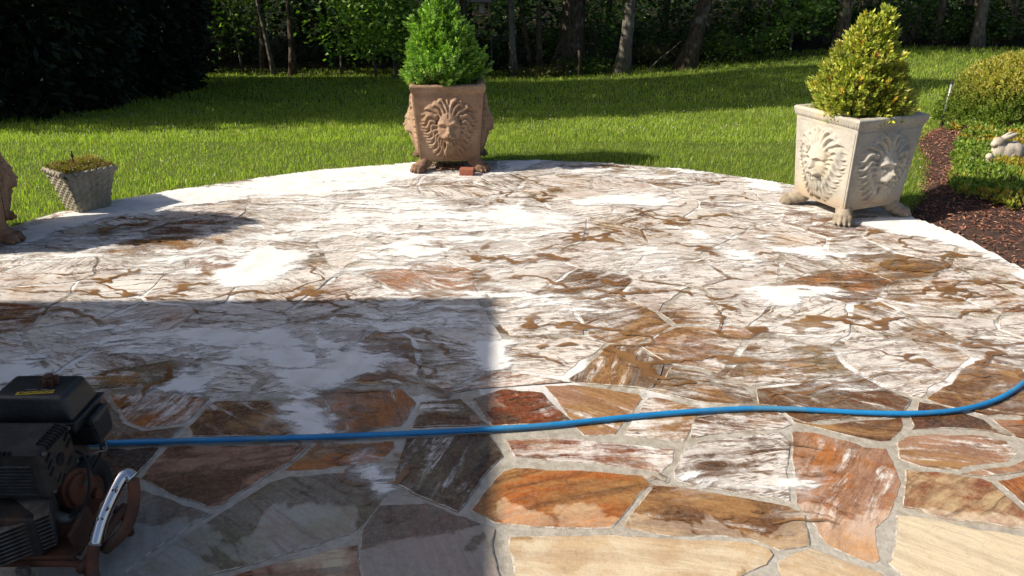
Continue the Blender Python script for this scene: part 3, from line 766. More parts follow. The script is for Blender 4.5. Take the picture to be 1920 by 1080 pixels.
def sprigs(C, D, per, ln, leafL, leafW):
    """short shoots carrying pairs of leaves"""
    n = len(C); P = []; DD = []; SS = []
    t = (np.arange(per) + .5) / per
    D = D / np.linalg.norm(D, axis=1, keepdims=True)
    A = np.cross(D, rdir(n)); A /= np.linalg.norm(A, axis=1, keepdims=True) + 1e-9
    B = np.cross(D, A)
    for k in range(per):
        an = k * 2.4
        o = A * math.cos(an) + B * math.sin(an)
        P.append(C + D * ln * t[k] - D * ln * .5)
        DD.append(o * (1.0 - .75 * t[k]) + D * (.45 + .7 * t[k]) + rng.normal(0, .15, (n, 3)))
        SS.append(np.cross(o, D) + rng.normal(0, .2, (n, 3)))
    return np.concatenate(P), np.concatenate(DD), np.concatenate(SS)

def boxwood(loc, prof, lobes, cols, odd, label, n=2600, seed=1):
    """prof: radius against height; lobes: upright shoots that break the outline"""
    global rng
    rng = np.random.default_rng(seed)
    root = empty('boxwood_shrub', loc)
    tag(root, label, 'shrub', 'clipped boxwoods in the lion planters')
    hs = np.array([p[0] for p in prof]); rs = np.array([p[1] for p in prof])
    C = []; D = []
    for cx, cy, sc, hscale, m in lobes:
        z = rng.uniform(0, 1, m * 3); r = np.interp(z, hs / hs[-1], rs) * sc
        keep = rng.random(m * 3) < (r + .03) / (rs.max() * sc + .03); z = z[keep][:m]; r = r[keep][:m]
        th = rng.uniform(0, 2 * math.pi, len(z)); q = 1 - .42 * rng.random(len(z)) ** 2
        bump = 1 + .55 * (fbm(th * 1.6 + 3 + cx * 10, z * 6, seed, 2) - .5) * 2
        x = cx + np.cos(th) * r * q * bump; y = cy + np.sin(th) * r * q * bump
        C.append(np.stack([x, y, z * hs[-1] * hscale], -1))
        D.append(np.stack([np.cos(th), np.sin(th), .55 + .9 * z + rng.normal(0, .2, len(z))], -1) + rng.normal(0, .25, (len(z), 3)))
    C = np.concatenate(C); D = np.concatenate(D)
    P, DD, SS = sprigs(C, D, 9, .075, .026, .015)
    col = tints(len(C), cols)
    o = rng.random(len(C)) < odd; col[o] = tints(int(o.sum()), [(.42, .20, .03), (.40, .28, .04), (.22, .10, .03)])
    col = np.tile(col, (9, 1)) * (1 + rng.uniform(-.15, .15, (len(P), 1)))
    k = len(C); col[6 * k:] *= np.array([1.25, 1.2, 1.0])      # young shoot tips are paler
    leaves('foliage', P, DD, SS, rng.uniform(.022, .037, len(P)), rng.uniform(.014, .021, len(P)), col, M_waxy, root)
    mb = MB()
    for i in range(16):
        a = rng.uniform(0, 6.28); rr_ = rng.uniform(.03, .12); hh = hs[-1] * rng.uniform(.5, .85)
        mb.tube([(math.cos(a) * .02, math.sin(a) * .02, -.02), (math.cos(a) * rr_ * .7, math.sin(a) * rr_ * .7, hh * .4), (math.cos(a) * rr_, math.sin(a) * rr_, hh)], [.008, .005, .002], 5)
    mb.build('stem', M_twig, root)
    return root
prof = [(0, .19), (.07, .245), (.16, .27), (.26, .26), (.36, .22), (.45, .16), (.54, .095), (.62, .03)]
boxwood((PC[0] - .04, PC[1], PH1 - .03), prof, [(0, 0, 1, 1, 1500), (.05, -.02, .75, .8, 600), (-.06, -.05, .7, .75, 500)],
        [(.14, .27, .03), (.18, .33, .045), (.10, .21, .03), (.25, .39, .08)], 0, 'bright green boxwood cone growing in the middle terracotta planter', seed=3)
prof2 = [(0, .21), (.08, .265), (.16, .265), (.26, .23), (.36, .18), (.46, .13), (.55, .08), (.625, .02)]
boxwood((PR_[0] - .02, PR_[1], PH1 - .03), prof2, [(0, 0, 1, .88, 2300), (.07, -.02, .42, .99, 500), (-.03, 0, .5, .94, 450), (.08, -.1, .6, .55, 350), (-.1, -.08, .6, .55, 350)],
        [(.34, .36, .06), (.26, .30, .045), (.45, .44, .11), (.19, .24, .035)], .035, 'yellow green boxwood with orange leaf tips in the pale limestone planter', seed=5)
boxwood((PL[0], PL[1], PH1 - .03), prof, [(0, 0, 1, .95, 900), (.05, -.02, .75, .8, 400)],
        [(.075, .17, .025), (.10, .21, .03), (.06, .14, .025)], 0, 'boxwood in the left lion planter, out of the picture save for its shadow', seed=9)
rng = np.random.default_rng(77)

# ------------------------------------------------------------------ woven basket pot with sedum
M_basket = pottery('cast_stone_basket', (.36, .32, .25), (.25, .22, .17), (.40, .36, .28), (.24, .22, .15), (.11, .10, .075))
BK = Vector((-2.79, 5.01, .003)); bk = empty('basket_planter', BK, R(52))
bk.scale = (.93, .93, .95)
tag(bk, 'small grey woven-pattern square pot with low sedum at the left lawn edge', 'planter')
def weave_mesh():
    n, m = 90, 72; u, v = np.meshgrid(np.linspace(-1, 1, n), np.linspace(0, 1, m))
    hw = .105 + .048 * v + .012 * v ** 3
    cols_, rows = 7, 11
    cu = (u + 1) / 2 * cols_; rv = v * rows
    par = (np.floor(cu) + np.floor(rv)) % 2
    fu = np.sin(math.pi * (cu % 1)); fv = np.sin(math.pi * (rv % 1))
    h = np.where(par > 0, .016 * fv ** .6 * (.3 + .7 * fu), .008 * fu ** .7) 
    x = u * hw; y = -hw - h
    V = np.stack([x, y, .265 * v], -1).reshape(-1, 3); idx = np.arange(n * m).reshape(m, n)
    return npmesh('woven_side', V, np.stack([idx[:-1, :-1], idx[:-1, 1:], idx[1:, 1:], idx[1:, :-1]], -1).reshape(-1, 4), True)
me = weave_mesh(); me.materials.append(M_basket)
for k in range(4): put('woven_side', me, None, bk).rotation_euler = (0, 0, k * math.pi / 2)
mb = MB(); ring = []
for s in range(4):
    for i in range(40):
        t = -1 + i / 20; e = .165; x, y = t * e, -e
        c, sn = [(1, 0), (0, 1), (-1, 0), (0, -1)][s]; ring.append((x * c - y * sn, x * sn + y * c))
for kk in (0, math.pi):
    pts = []; 
    for i, (x, y) in enumerate(ring + ring[:1]):
        ph = i * math.pi / 5 + kk; rr_ = 1 + .035 * math.cos(ph); pts.append((x * rr_, y * rr_, .272 + .009 * math.sin(ph)))
    mb.tube(pts, .0145, 7, cap=False)
mb.build('braided_rim', M_basket, bk, smooth=True)
mb = MB(); mb.box((0, 0, .245), (.30, .30, .02), taper=1.03); mb.build('soil', M_soil, bk)
sd = tag(empty('sedum_mat', BK + Vector((0, 0, .252)), R(52)), 'low red and yellow green sedum filling the woven pot', 'plant')
n = 1100
P = np.stack([rng.uniform(-.155, .155, n), rng.uniform(-.155, .155, n), rng.uniform(-.005, .02, n)], -1)
P[:, 2] += .03 * fbm(P[:, 0] * 14 + 4, P[:, 1] * 14 + 4, 2)
sp_ = rng.random(n) < .10; P[sp_, 0] *= 1.15; P[sp_, 1] *= 1.15
P2, D2, S2 = sprigs(P, np.array([0, 0, 1.]) + rng.normal(0, .45, (n, 3)), 6, .022, .012, .007)
c = tints(n, [(.19, .20, .035), (.23, .13, .04), (.20, .085, .04), (.26, .22, .05), (.13, .15, .03)])
leaves('foliage', P2, D2, S2, rng.uniform(.008, .015, len(P2)), .007, np.tile(c, (6, 1)), M_leaf, sd)
n = 160; P = np.stack([rng.uniform(.0, .15, n), rng.uniform(.02, .15, n), np.full(n, .02)], -1)
leaves('dry_stalk', P, np.array([0, 0, 1.]) + rng.normal(0, .35, (n, 3)), rdir(n), rng.uniform(.03, .065, n), .004, tints(n, [(.42, .33, .10), (.35, .25, .08)]), M_leaf, sd)
M_black = simple('black_plastic', (.02, .02, .02), (.012, .012, .012), 10, .5)
s0 = BK + Vector((-.03, .0, .25)); mb = MB(); mb.cyl(s0, s0 + Vector((0, 0, .11)), .004, 8); mb.cyl(s0 + Vector((0, 0, .085)), s0 + Vector((0, 0, .10)), .009, 10); mb.cyl(s0 + Vector((0, 0, .10)), s0 + Vector((0, 0, .125)), .006, 8, .003)
tag(mb.build('plant_stake', M_black), 'short black stake stuck in the sedum of the woven pot', 'stake')

# ------------------------------------------------------------------ brick and litter under the middle planter
M_brick = simple('red_brick', (.33, .11, .06), (.24, .075, .04), 30, .9, bstr=.5)
b0 = gp(876, 322, .024); mb = MB(); mb.box(b0, (.105, .075, .055), Matrix.Rotation(R(-8), 3, 'Z'))
tag(mb.build('brick', M_brick, bevel=.004), 'broken red brick lying under the middle lion planter', 'brick')
def chips(name, P, L, W, cols, mat):
    n = len(P); D = np.stack([np.cos(a := rng.uniform(0, 6.28, n)), np.sin(a), rng.normal(0, .25, n)], -1)
    return leaves(name, P, D, rdir(n) * .4 + np.stack([-np.sin(a), np.cos(a), np.zeros(n)], -1), L, W, tints(n, cols, .35), mat, fold=.35)
n = 260; c0 = gp(838, 320)
P = np.stack([c0.x + rng.normal(0, .075, n), c0.y + rng.normal(.05, .06, n), .012 + np.abs(rng.normal(0, .008, n))], -1)
tag(chips('leaf_litter', P, rng.uniform(.015, .04, n), rng.uniform(.006, .014, n), [(.24, .13, .07), (.16, .08, .045), (.3, .19, .11)], M_tint), 'brown litter of dry leaves under the middle planter', 'litter', kind='stuff')

# ------------------------------------------------------------------ blue hose
M_hose = simple('blue_hose', (.012, .22, .50), (.012, .18, .42), 9, .42, bstr=.15, grime=(.06, .22, .36))
hp = [(100, 836), (195, 830), (300, 828), (480, 823), (600, 819), (760, 813), (900, 806), (1000, 800), (1100, 790), (1200, 779), (1300, 771), (1400, 765), (1480, 766), (1560, 771), (1640, 775), (1710, 776), (1780, 772), (1830, 763), (1875, 748), (1905, 730), (1935, 706), (1965, 670), (2000, 620)]
cu = bpy.data.curves.new('hose', 'CURVE'); cu.dimensions = '3D'; spn = cu.splines.new('NURBS'); spn.points.add(len(hp) - 1)
for i, q in enumerate(hp): spn.points[i].co = (*gp(q[0], q[1], .0132), 1)
spn.order_u = 4; spn.use_endpoint_u = True; spn.resolution_u = 6
cu.bevel_depth = .0098; cu.bevel_resolution = 5
tmp = put('tmp', cu); me = baked(tmp); bpy.data.objects.remove(tmp)
me.name = 'garden_hose'; me.polygons.foreach_set('use_smooth', np.ones(len(me.polygons), bool))
tag(put('garden_hose', me, M_hose), 'blue hose stretched across the patio from the engine', 'hose')

# ------------------------------------------------------------------ pressure washer engine, near left
M_tank = simple('black_enamel', (.018, .019, .021), (.012, .012, .013), 9, .38, grime=(.045, .04, .034))
M_steel = simple('sooty_steel', (.09, .095, .10), (.045, .045, .046), 14, .5, .55, grime=(.10, .055, .03))
M_guard = simple('stained_guard', (.055, .048, .04), (.025, .022, .02), 12, .6, .35, grime=(.13, .06, .03))
M_rust = simple('rusty_orange', (.15, .045, .016), (.06, .022, .011), 10, .7, grime=(.04, .028, .02))
M_alu = simple('dirty_aluminium', (.20, .19, .175), (.08, .07, .06), 16, .5, .5, grime=(.07, .045, .03))
M_chrome = (lambda N: N.finish(N.bsdf(N.mix(N.step(N.noise(N.n('TexCoord').outputs['Object'], 55, 5), .62, .66), (.62, .62, .64), (.10, .05, .03)), N.step(N.noise(N.n('TexCoord').outputs['Object'], 55, 5), .6, .66, .12, .8), 1.0)))(Nodes('pitted_chrome'))
M_tyre = simple('tyre_rubber', (.02, .02, .02), (.012, .012, .012), 20, .85)
M_yellow = simple('yellow_print', (.55, .38, .03), (.45, .30, .02), 30, .6)
M_shade_print = simple('opening_shade_and_print', (.006, .006, .006), (.004, .004, .004), 5, .9)  # near black: shade inside openings painted on solid blocks; also label print
pw = tag(empty('pressure_washer', (-1.33, 1.82, 0)), 'dirty petrol engine pressure washer with black tank, standing at the near left', 'pressure washer')
ORG = Vector((-1.33, 1.82, 0))
def W_(x, y, z): return Vector((x, y, z)) - ORG
# tank
mb = MB(); c = W_(-1.335, 1.945, .405)
mb.box(c + Vector((0, 0, .012)), (.245, .155, .075), taper=.80); mb.box(c + Vector((0, 0, -.045)), (.245, .155, .04), taper=1.0)
tank = mb.build('fuel_tank', M_tank, pw, smooth=True, bevel=.013, seg=3)
mb = MB(); mb.box(c + Vector((0, 0, -.0255)), (.262, .172, .006)); mb.build('seam_flange', M_tank, tank, bevel=.002)
cp = gp(93, 713, .465) - ORG
mb = MB(); lob = [(cp.x + math.cos(a) * (.021 + .005 * math.cos(7 * a)), cp.y + math.sin(a) * (.021 + .005 * math.cos(7 * a))) for a in np.linspace(0, 2 * math.pi, 56, endpoint=False)]
mb.prism(lob, .452, .474); mb.cyl((cp.x, cp.y, .474), (cp.x, cp.y, .482), .013, 16); mb.build('fuel_cap', M_rust, tank, bevel=.002)
def text_mesh(name, s, size):
    cu = bpy.data.curves.new(name, 'FONT'); cu.body = s; cu.size = size; cu.align_x = 'CENTER'; cu.align_y = 'CENTER'
    o = put(name, cu); me = baked(o); bpy.data.objects.remove(o); me.materials.clear(); me.name = name
    return me
lc = gp(66, 736, .4555) - ORG
mb = MB(); mb.box(lc, (.100, .016, .0012), Matrix.Rotation(R(7), 3, 'Z')); lb = mb.build('caution_label', M_yellow, tank)
t = put('caution_text', text_mesh('caution_text', 'CAUTION', .0165), M_shade_print, lb, lc + Vector((.010, .001, .0012))); t.rotation_euler = (0, 0, R(7)); t.scale = (1.15, 1, 1)
mb = MB(); q = lc + Vector((-.038, -.004, .0012)); mb.add([q + Vector((-.005, -.004, 0)), q + Vector((.005, -.004, 0)), q + Vector((0, .005, 0))], [(0, 1, 2)]); mb.build('warning_triangle', M_shade_print, lb)
M_grey = simple('grey_print', (.18, .18, .18), (.14, .14, .14), 30, .6)
for dx, w_ in ((-.02, .03), (.018, .02)):
    mb = MB(); mb.box(lc + Vector((dx, .016, 0)), (w_, .003, .001), Matrix.Rotation(R(5), 3, 'Z')); mb.build('fine_print', M_grey, tank)
# fan housing right of the tank
mb = MB(); mb.box(W_(-1.255, 1.965, .315), (.135, .10, .09)); fh = mb.build('fan_housing', M_tank, pw, bevel=.014)
mb = MB(); mb.box(W_(-1.213, 1.913, .312), (.045, .012, .05)); mb.build('air_opening_shade', M_shade_print, fh, bevel=.006)  # solid black box, coloured as the shade inside the opening
mb = MB(); mb.box(W_(-1.36, 1.92, .26), (.20, .14, .12)); mb.build('engine_block', M_alu, pw, bevel=.012)
# muffler guard
gx0, gx1, gy0, gy1, gz0, gz1 = -1.47, -1.205, 1.685, 1.84, .262, .405
mb = MB(); mb.box(W_((gx0 + gx1) / 2, (gy0 + gy1) / 2, (gz0 + gz1) / 2), (gx1 - gx0, gy1 - gy0, gz1 - gz0), taper=.97)
gd = mb.build('muffler_guard', M_guard, pw, bevel=.016, seg=3)
for i in range(9):
    z = gz0 + .020 + i * .0105
    mb = MB(); mb.box(W_(-1.335, gy0 - .0005, z), (.20, .006, .0052), Matrix.Rotation(R(18), 3, 'X')); mb.build('louvre', M_steel, gd)
for i in range(8):
    mb = MB(); mb.box(W_(-1.285 - i * .013 + .0, gy0 + .012, gz1 - .004), (.006, .03, .010), Matrix.Rotation(R(-20), 3, 'X')); mb.build('slot_shade', M_shade_print, gd)  # black blocks standing proud; their colour stands in for shade in slots
for i in range(8):
    mb = MB(); mb.box(W_(gx1 - .014, gy0 + .045 + i * .0125, gz1 - .0045), (.034, .0048, .012), Matrix.Rotation(R(25), 3, 'Y')); mb.build('slot_shade', M_shade_print, gd)
mb = MB(); mb.cyl(W_(gx1 - .004, 1.765, .335), W_(gx1 + .0006, 1.765, .335), .0175, 24); mb.build('bolt_hole_shade', M_shade_print, gd)  # black disc painted as the shaded depth of the round hole
for (yy, zz) in ((1.720, .372), (1.720, .350), (1.720, .328), (1.812, .375), (1.812, .352), (1.80, .305), (1.74, .292), (1.755, .280)):
    mb = MB(); mb.box(W_(gx1 - .003, yy, zz), (.008, .026, .0065), Matrix.Rotation(R(28), 3, 'X')); mb.build('slot_shade', M_shade_print, gd)  # side slots likewise: solid blocks in painted shade
mb = MB(); mb.tube([W_(-1.47, 1.70, .345), W_(-1.44, 1.66, .345)], .022, 14); mb.build('exhaust_outlet', M_steel, gd)
# recoil / pump cover
oc = W_(-1.195, 1.785, .215)
mb = MB(); pts = []
for a in np.linspace(0, 2 * math.pi, 40, endpoint=False):
    r_ = .056 * (1 + .16 * math.cos(a - 1.2) + .07 * math.cos(3 * a)); pts.append((r_ * math.cos(a), r_ * math.sin(a)))
m1 = MB(); m1.prism(pts, -.03, .0); m1.prism([(x * .8, y * .8) for x, y in pts], -.0005, .014)
ov = m1.build('pump_cover', M_rust, pw, smooth=False, bevel=.005); ov.location = oc; ov.rotation_euler = (R(90), R(0), R(78))
m1 = MB(); m1.cyl((.012, .02, .0135), (.012, .02, .020), .009, 6); bo = m1.build('bolt', M_alu, ov)
# cylinder fins
fin_root = None
for i in range(9):
    m1 = MB(); m1.box((0, 0, 0), (.19, .11, .0045)); f = m1.build('cooling_fin', M_alu, pw, bevel=.0015)
    f.location = W_(-1.30, 1.665, .235 - i * .012); f.rotation_euler = (R(10), R(-14), R(18))
m1 = MB(); m1.box(W_(-1.30, 1.675, .185), (.15, .10, .12)); m1.build('cylinder_barrel', M_guard, pw, bevel=.01)
m1 = MB(); m1.tube([W_(-1.225, 1.70, .20), W_(-1.195, 1.715, .175), W_(-1.17, 1.74, .165)], [.016, .014, .012], 12); m1.build('manifold', M_alu, pw, smooth=True)
# wheel
m1 = MB(); cx_ = W_(-1.245, 1.895, .115)
prof_ = [(.06, -.026), (.095, -.030), (.113, -.018), (.115, 0), (.113, .018), (.095, .030), (.06, .026)]
V = []; Fc = []; sg = 40
for i in range(sg):
    a = 2 * math.pi * i / sg
    for r_, x_ in prof_: V.append((cx_.x + x_, cx_.y + r_ * math.cos(a), cx_.z + r_ * math.sin(a)))
p_ = len(prof_)
for i in range(sg):
    j = (i + 1) % sg
    for k in range(p_): Fc.append((i * p_ + k, j * p_ + k, j * p_ + (k + 1) % p_, i * p_ + (k + 1) % p_))
m1.add(V, Fc); wh = m1.build('wheel', M_tyre, pw, smooth=True)
m1 = MB(); m1.cyl(cx_ + Vector((-.02, 0, 0)), cx_ + Vector((.02, 0, 0)), .062, 24); m1.cyl(cx_ + Vector((.019, 0, 0)), cx_ + Vector((.034, 0, 0)), .02, 16); m1.build('hub', M_rust, wh)
# frame
m1 = MB(); m1.box(W_(-1.30, 1.75, .118), (.30, .24, .012)); m1.build('base_plate', M_rust, pw, bevel=.003)
for yy in (1.64, 1.86):
    m1 = MB(); m1.tube([W_(-1.55, yy, .095), W_(-1.16, yy, .095), W_(-1.13, yy, .075), W_(-1.125, yy, .0)], .0125, 10); m1.build('frame_rail', M_rust, pw, smooth=True)
m1 = MB(); m1.tube([W_(-1.135, 1.62, .085), W_(-1.135, 1.88, .085)], .0125, 10); m1.build('cross_rail', M_rust, pw, smooth=True)
m1 = MB(); m1.box(W_(-1.155, 1.70, .15), (.012, .10, .085), Matrix.Rotation(R(12), 3, 'X')); m1.build('side_plate', M_rust, pw, bevel=.003)
m1 = MB(); m1.box(W_(-1.27, 1.60, .10), (.03, .02, .03)); m1.build('drain_boss', M_alu, pw, bevel=.004)
# chrome handle: a bent strap seen from its outer side
zc = lambda a, b, z: gp(a * .361, 690 + .361 * b, z) - ORG
hpz = [(490, 1120, .07), (478, 1020, .11), (492, 920, .155), (525, 800, .20), (570, 690, .24), (620, 590, .275), (655, 556, .285), (690, 575, .275), (697, 640, .25), (690, 730, .215), (660, 820, .18), (600, 895, .15), (545, 940, .125)]
m1 = MB(); P_ = [zc(*q) for q in hpz]
def smooth_path(P, k=5):
    o = []
    for i in range(len(P) - 1):
        p0, p1, p2, p3 = P[max(i - 1, 0)], P[i], P[i + 1], P[min(i + 2, len(P) - 1)]
        for j in range(k):
            t = j / k
            o.append(.5 * ((2 * p1) + (p2 - p0) * t + (2 * p0 - 5 * p1 + 4 * p2 - p3) * t * t + (3 * p1 - p0 - 3 * p2 + p3) * t ** 3))
    return o + [P[-1]]
m1.tube(smooth_path(P_[2:8]), .0185, 18); m1.build('chrome_handle', M_chrome, pw, smooth=True)
m1 = MB(); m1.tube(smooth_path(P_[7:]), .0155, 14); m1.build('handle_return', M_rust, pw, smooth=True)
m1 = MB(); m1.tube(smooth_path([P_[2] + Vector((0, 0, .004)), P_[1], P_[0], P_[0] + Vector((-.02, .02, -.07))]), .0155, 12); m1.build('handle_foot', M_rust, pw, smooth=True)
for (bx_, by_, bz_) in ((gx1 + .001, 1.705, .392), (gx1 + .001, 1.825, .285), (gx1 + .001, 1.705, .275), (gx1 + .001, 1.825, .392)):
    m1 = MB(); m1.cyl(W_(bx_ - .004, by_, bz_), W_(bx_ + .004, by_, bz_), .0055, 6); m1.build('bolt', M_alu, gd)
m1 = MB(); m1.tube(smooth_path([W_(-1.26, 1.86, .30), W_(-1.20, 1.85, .29), W_(-1.165, 1.80, .25), W_(-1.16, 1.75, .20), W_(-1.20, 1.70, .18)]), .0042, 8); m1.build('ignition_lead', M_tyre, pw, smooth=True)
m1 = MB(); m1.tube(smooth_path([W_(-1.235, 1.93, .36), W_(-1.19, 1.92, .33), W_(-1.175, 1.90, .27), W_(-1.20, 1.88, .22)]), .0036, 8); m1.build('fuel_line', M_tyre, pw, smooth=True)
m1 = MB(); m1.tube(smooth_path([W_(-1.17, 1.92, .285), W_(-1.155, 1.89, .275), W_(-1.165, 1.86, .29), W_(-1.19, 1.85, .27)]), .0025, 6); m1.build('throttle_rod', M_alu, pw, smooth=True)
m1 = MB(); m1.tube([zc(500, 380, .28), zc(520, 378, .12), gp(195, 830, .0145) - ORG], .010, 10); m1.build('hose_coupling', M_alu, pw, smooth=True)

# ------------------------------------------------------------------ bed at the right: mulch, ground cover, hedge, rabbit
bed = [tuple(gp(*p)[:2]) for p in [(1700, 404), (1800, 443), (1930, 512)]] + [(3.2, 3.2), (5.6, 3.6), (7.0, 6.0), (7.2, 8.6), (5.2, 8.6), tuple(gp(1745, 232)[:2]), tuple(gp(1722, 262)[:2]), tuple(gp(1742, 300)[:2]), tuple(gp(1738, 360)[:2]), tuple(gp(1712, 385)[:2])]
bgx, bgy = np.meshgrid(np.arange(2.5, 7.3, .07), np.arange(3.2, 8.7, .07))
bd = sdist(bed, bgx, bgy)
bz = -.028 + .05 * sstep(0, .25, bd) + .03 * fbm(bgx * 5, bgy * 5, 8) * sstep(0, .1, bd) + np.minimum(tz(bgx, bgy) + .03, 0)
idx = np.arange(bgx.size).reshape(bgx.shape); okb = bd > -.05; cell = okb[:-1, :-1] & okb[1:, :-1] & okb[:-1, 1:] & okb[1:, 1:]
F = np.stack([idx[:-1, :-1], idx[:-1, 1:], idx[1:, 1:], idx[1:, :-1]], -1)[cell]; use, inv = np.unique(F.ravel(), return_inverse=True)
tag(put('mulch_bed', npmesh('mulch_bed', np.stack([bgx, bgy, bz], -1).reshape(-1, 3)[use], inv.reshape(-1, 4), True), M_mulchbase), kind='structure')
def bedz(x, y):
    d = sdist(bed, x, y); return -.028 + .05 * sstep(0, .25, d) + .03 * fbm(x * 5, y * 5, 8) * sstep(0, .1, d) + np.minimum(tz(x, y) + .03, 0)
n = 26000; x = rng.uniform(2.5, 5.2, n); y = rng.uniform(3.3, 8.2, n); k = (sdist(bed, x, y) > -.03) & (x < y * .66 + .35); x, y = x[k], y[k]
P = np.stack([x, y, bedz(x, y) + rng.uniform(0, .018, len(x))], -1)
tag(chips('bark_mulch', P, rng.uniform(.015, .05, len(x)), rng.uniform(.005, .013, len(x)), [(.27, .105, .06), (.17, .07, .043), (.32, .14, .085), (.11, .05, .034), (.36, .20, .13)], M_tint), 'reddish brown bark mulch covering the bed at the right', 'mulch', kind='stuff')
# ground cover
covers = [[(1790, 262), (1845, 250), (1930, 258), (2000, 300), (2000, 408), (1930, 405), (1860, 400), (1795, 380), (1768, 348), (1792, 315)], [(1765, 238), (1850, 240), (1850, 250), (1780, 250)]]
n = 8500; x = rng.uniform(2.7, 5.4, n); y = rng.uniform(4.3, 7.6, n); m = np.zeros(n, bool)
for cpoly in covers:
    m |= sdist([tuple(gp(*q)[:2]) for q in cpoly], x + .12 * (fbm(x * 6, y * 6, 31) - .5), y + .2 * (fbm(x * 6, y * 6, 32) - .5)) > 0
x, y = x[m], y[m]
C = np.stack([x, y, bedz(x, y) + .02 + .06 * rng.random(len(x)) * fbm(x * 7, y * 7, 33)], -1)
P2, D2, S2 = sprigs(C, np.array([-.1, 0, 1.]) + rng.normal(0, .5, (len(C), 3)), 6, .03, .03, .02)
yel = sstep(.5, .62, fbm(x * 3.2, y * 3.2, 34))[:, None]
c = tints(len(C), [(.19, .27, .04), (.25, .32, .045), (.13, .20, .03)]) * (1 - yel) + tints(len(C), [(.34, .30, .04), (.40, .27, .04), (.26, .26, .04)]) * yel
tag(leaves('ground_cover', P2, D2, S2, rng.uniform(.022, .045, len(P2)), rng.uniform(.015, .028, len(P2)), np.tile(c, (6, 1)), M_leaf), 'yellow green leafy ground cover around the stone rabbit', 'ground cover', kind='stuff')
# hedge
def hedge(loc, rx, ry, hgt, n, label, cols):
    root = tag(empty('clipped_hedge', loc), label, 'hedge')
    d = rdir(n); d[:, 2] = np.abs(d[:, 2]); e = 2.6
    k = (np.abs(d[:, 0]) ** e + np.abs(d[:, 1]) ** e + np.abs(d[:, 2]) ** e) ** (-1 / e)
    s = (1 - .16 * rng.random(n) ** 1.5) * (1 + .08 * (fbm(d[:, 0] * 5 + 9, d[:, 2] * 5 + d[:, 1] * 4, 41) - .5) * 2)
    C = d * (k * s)[:, None] * np.array([rx, ry, hgt]); C[:, 2] += .03
    P2, D2, S2 = sprigs(C, d + np.array([0, 0, .5]) + rng.normal(0, .4, (n, 3)), 7, .055, .03, .02)
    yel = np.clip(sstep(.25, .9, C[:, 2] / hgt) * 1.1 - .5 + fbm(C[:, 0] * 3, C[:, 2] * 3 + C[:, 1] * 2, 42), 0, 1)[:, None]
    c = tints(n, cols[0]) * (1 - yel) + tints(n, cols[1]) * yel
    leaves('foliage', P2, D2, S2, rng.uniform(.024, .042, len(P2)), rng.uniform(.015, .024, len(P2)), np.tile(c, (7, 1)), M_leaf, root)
    mb = MB()
    for i in range(14):
        a = rng.uniform(0, 6.28); mb.tube([(math.cos(a) * .1, math.sin(a) * .1, -.05), (math.cos(a) * rx * .4, math.sin(a) * ry * .4, hgt * .4), (math.cos(a) * rx * .75, math.sin(a) * ry * .75, hgt * .75)], [.015, .01, .004], 5)
    mb.build('stem', M_twig, root)
hedge((5.28, 7.75, -.06), 1.02, .72, .66, 9000, 'rounded clipped hedge, yellow green on top, behind the stone rabbit',
      [[(.13, .19, .025), (.16, .22, .03), (.10, .15, .02)], [(.36, .34, .05), (.30, .30, .05), (.42, .36, .08)]])
# rabbit statue
rb_items = [((0, 0, .085), (.115, .075, .082), (0, 0, 0)), ((.045, 0, .085), (.085, .08, .085), (0, 0, 0)), ((-.075, 0, .10), (.06, .052, .065), (0, -.5, 0)),
            ((-.10, 0, .165), (.048, .038, .040), (0, .35, 0)), ((-.135, 0, .152), (.028, .027, .024), (0, 0, 0)),
            ((-.03, .018, .205), (.075, .014, .019), (0, -.38, .12)), ((-.03, -.018, .205), (.075, .014, .019), (0, -.38, -.12)),
            ((-.11, .03, .025), (.045, .02, .02), (0, 0, 0)), ((-.11, -.03, .025), (.045, .02, .02), (0, 0, 0)),
            ((.03, -.06, .05), (.065, .03, .055), (0, .3, 0)), ((.03, .06, .05), (.065, .03, .055), (0, .3, 0)), ((-.02, -.068, .02), (.06, .02, .018), (0, 0, 0)), ((-.02, .068, .02), (.06, .02, .018), (0, 0, 0)), ((.135, 0, .06), (.03, .03, .03), (0, 0, 0)),
            ((-.17, -.04, .045), (.05, .04, .04), (0, 0, .3)), ((-.20, -.05, .075), (.03, .026, .026), (0, 0, 0))]
M_rabbit = simple('concrete_rabbit', (.52, .46, .37), (.38, .33, .26), 18, .9, bstr=.4, grime=(.30, .25, .18))
rp = gp(1884, 302, .03)
rbt = tag(put('rabbit_statue', blobs('rabbit_statue', rb_items, .007, 4), M_rabbit, None, (rp.x, rp.y, .01)), 'pale concrete rabbit with laid back ears in the ground cover', 'statue')
rbt.rotation_euler = (0, 0, R(12)); rbt.scale = (1.0, 1.0, 1.05)
# poles
M_galv = simple('galvanised_tube', (.36, .36, .34), (.28, .28, .27), 10, .45, .6)
pb = gp(1768, 224); pz = float(bedz(np.array([pb.x]), np.array([pb.y]))[0])
po = tag(empty('thin_post', (pb.x, pb.y, pz)), 'thin grey post with black foot standing left of the hedge', 'post')
mb = MB(); mb.cyl((0, 0, .12), (.012, 0, .44), .013, 12); mb.build('tube', M_galv, po, smooth=True)
mb = MB(); mb.cyl((0, 0, -.05), (0, 0, .15), .017, 10); mb.cyl((.05, .02, -.05), (.035, .01, .13), .008, 8); mb.build('foot', M_black, po)
mb = MB(); mb.cyl((.012, 0, .438), (.013, 0, .47), .015, 12, .009); mb.build('cap', M_black, po)
pz2 = float(tz(7.0, 11.2)); mb = MB(); mb.tube([(7.05, 11.2, pz2 - .1), (7.05, 11.2, pz2 + 1.9), (7.05, 11.2, 2.1), (6.9, 11.2, 2.25), (6.75, 11.2, 2.1)], .012, 8)
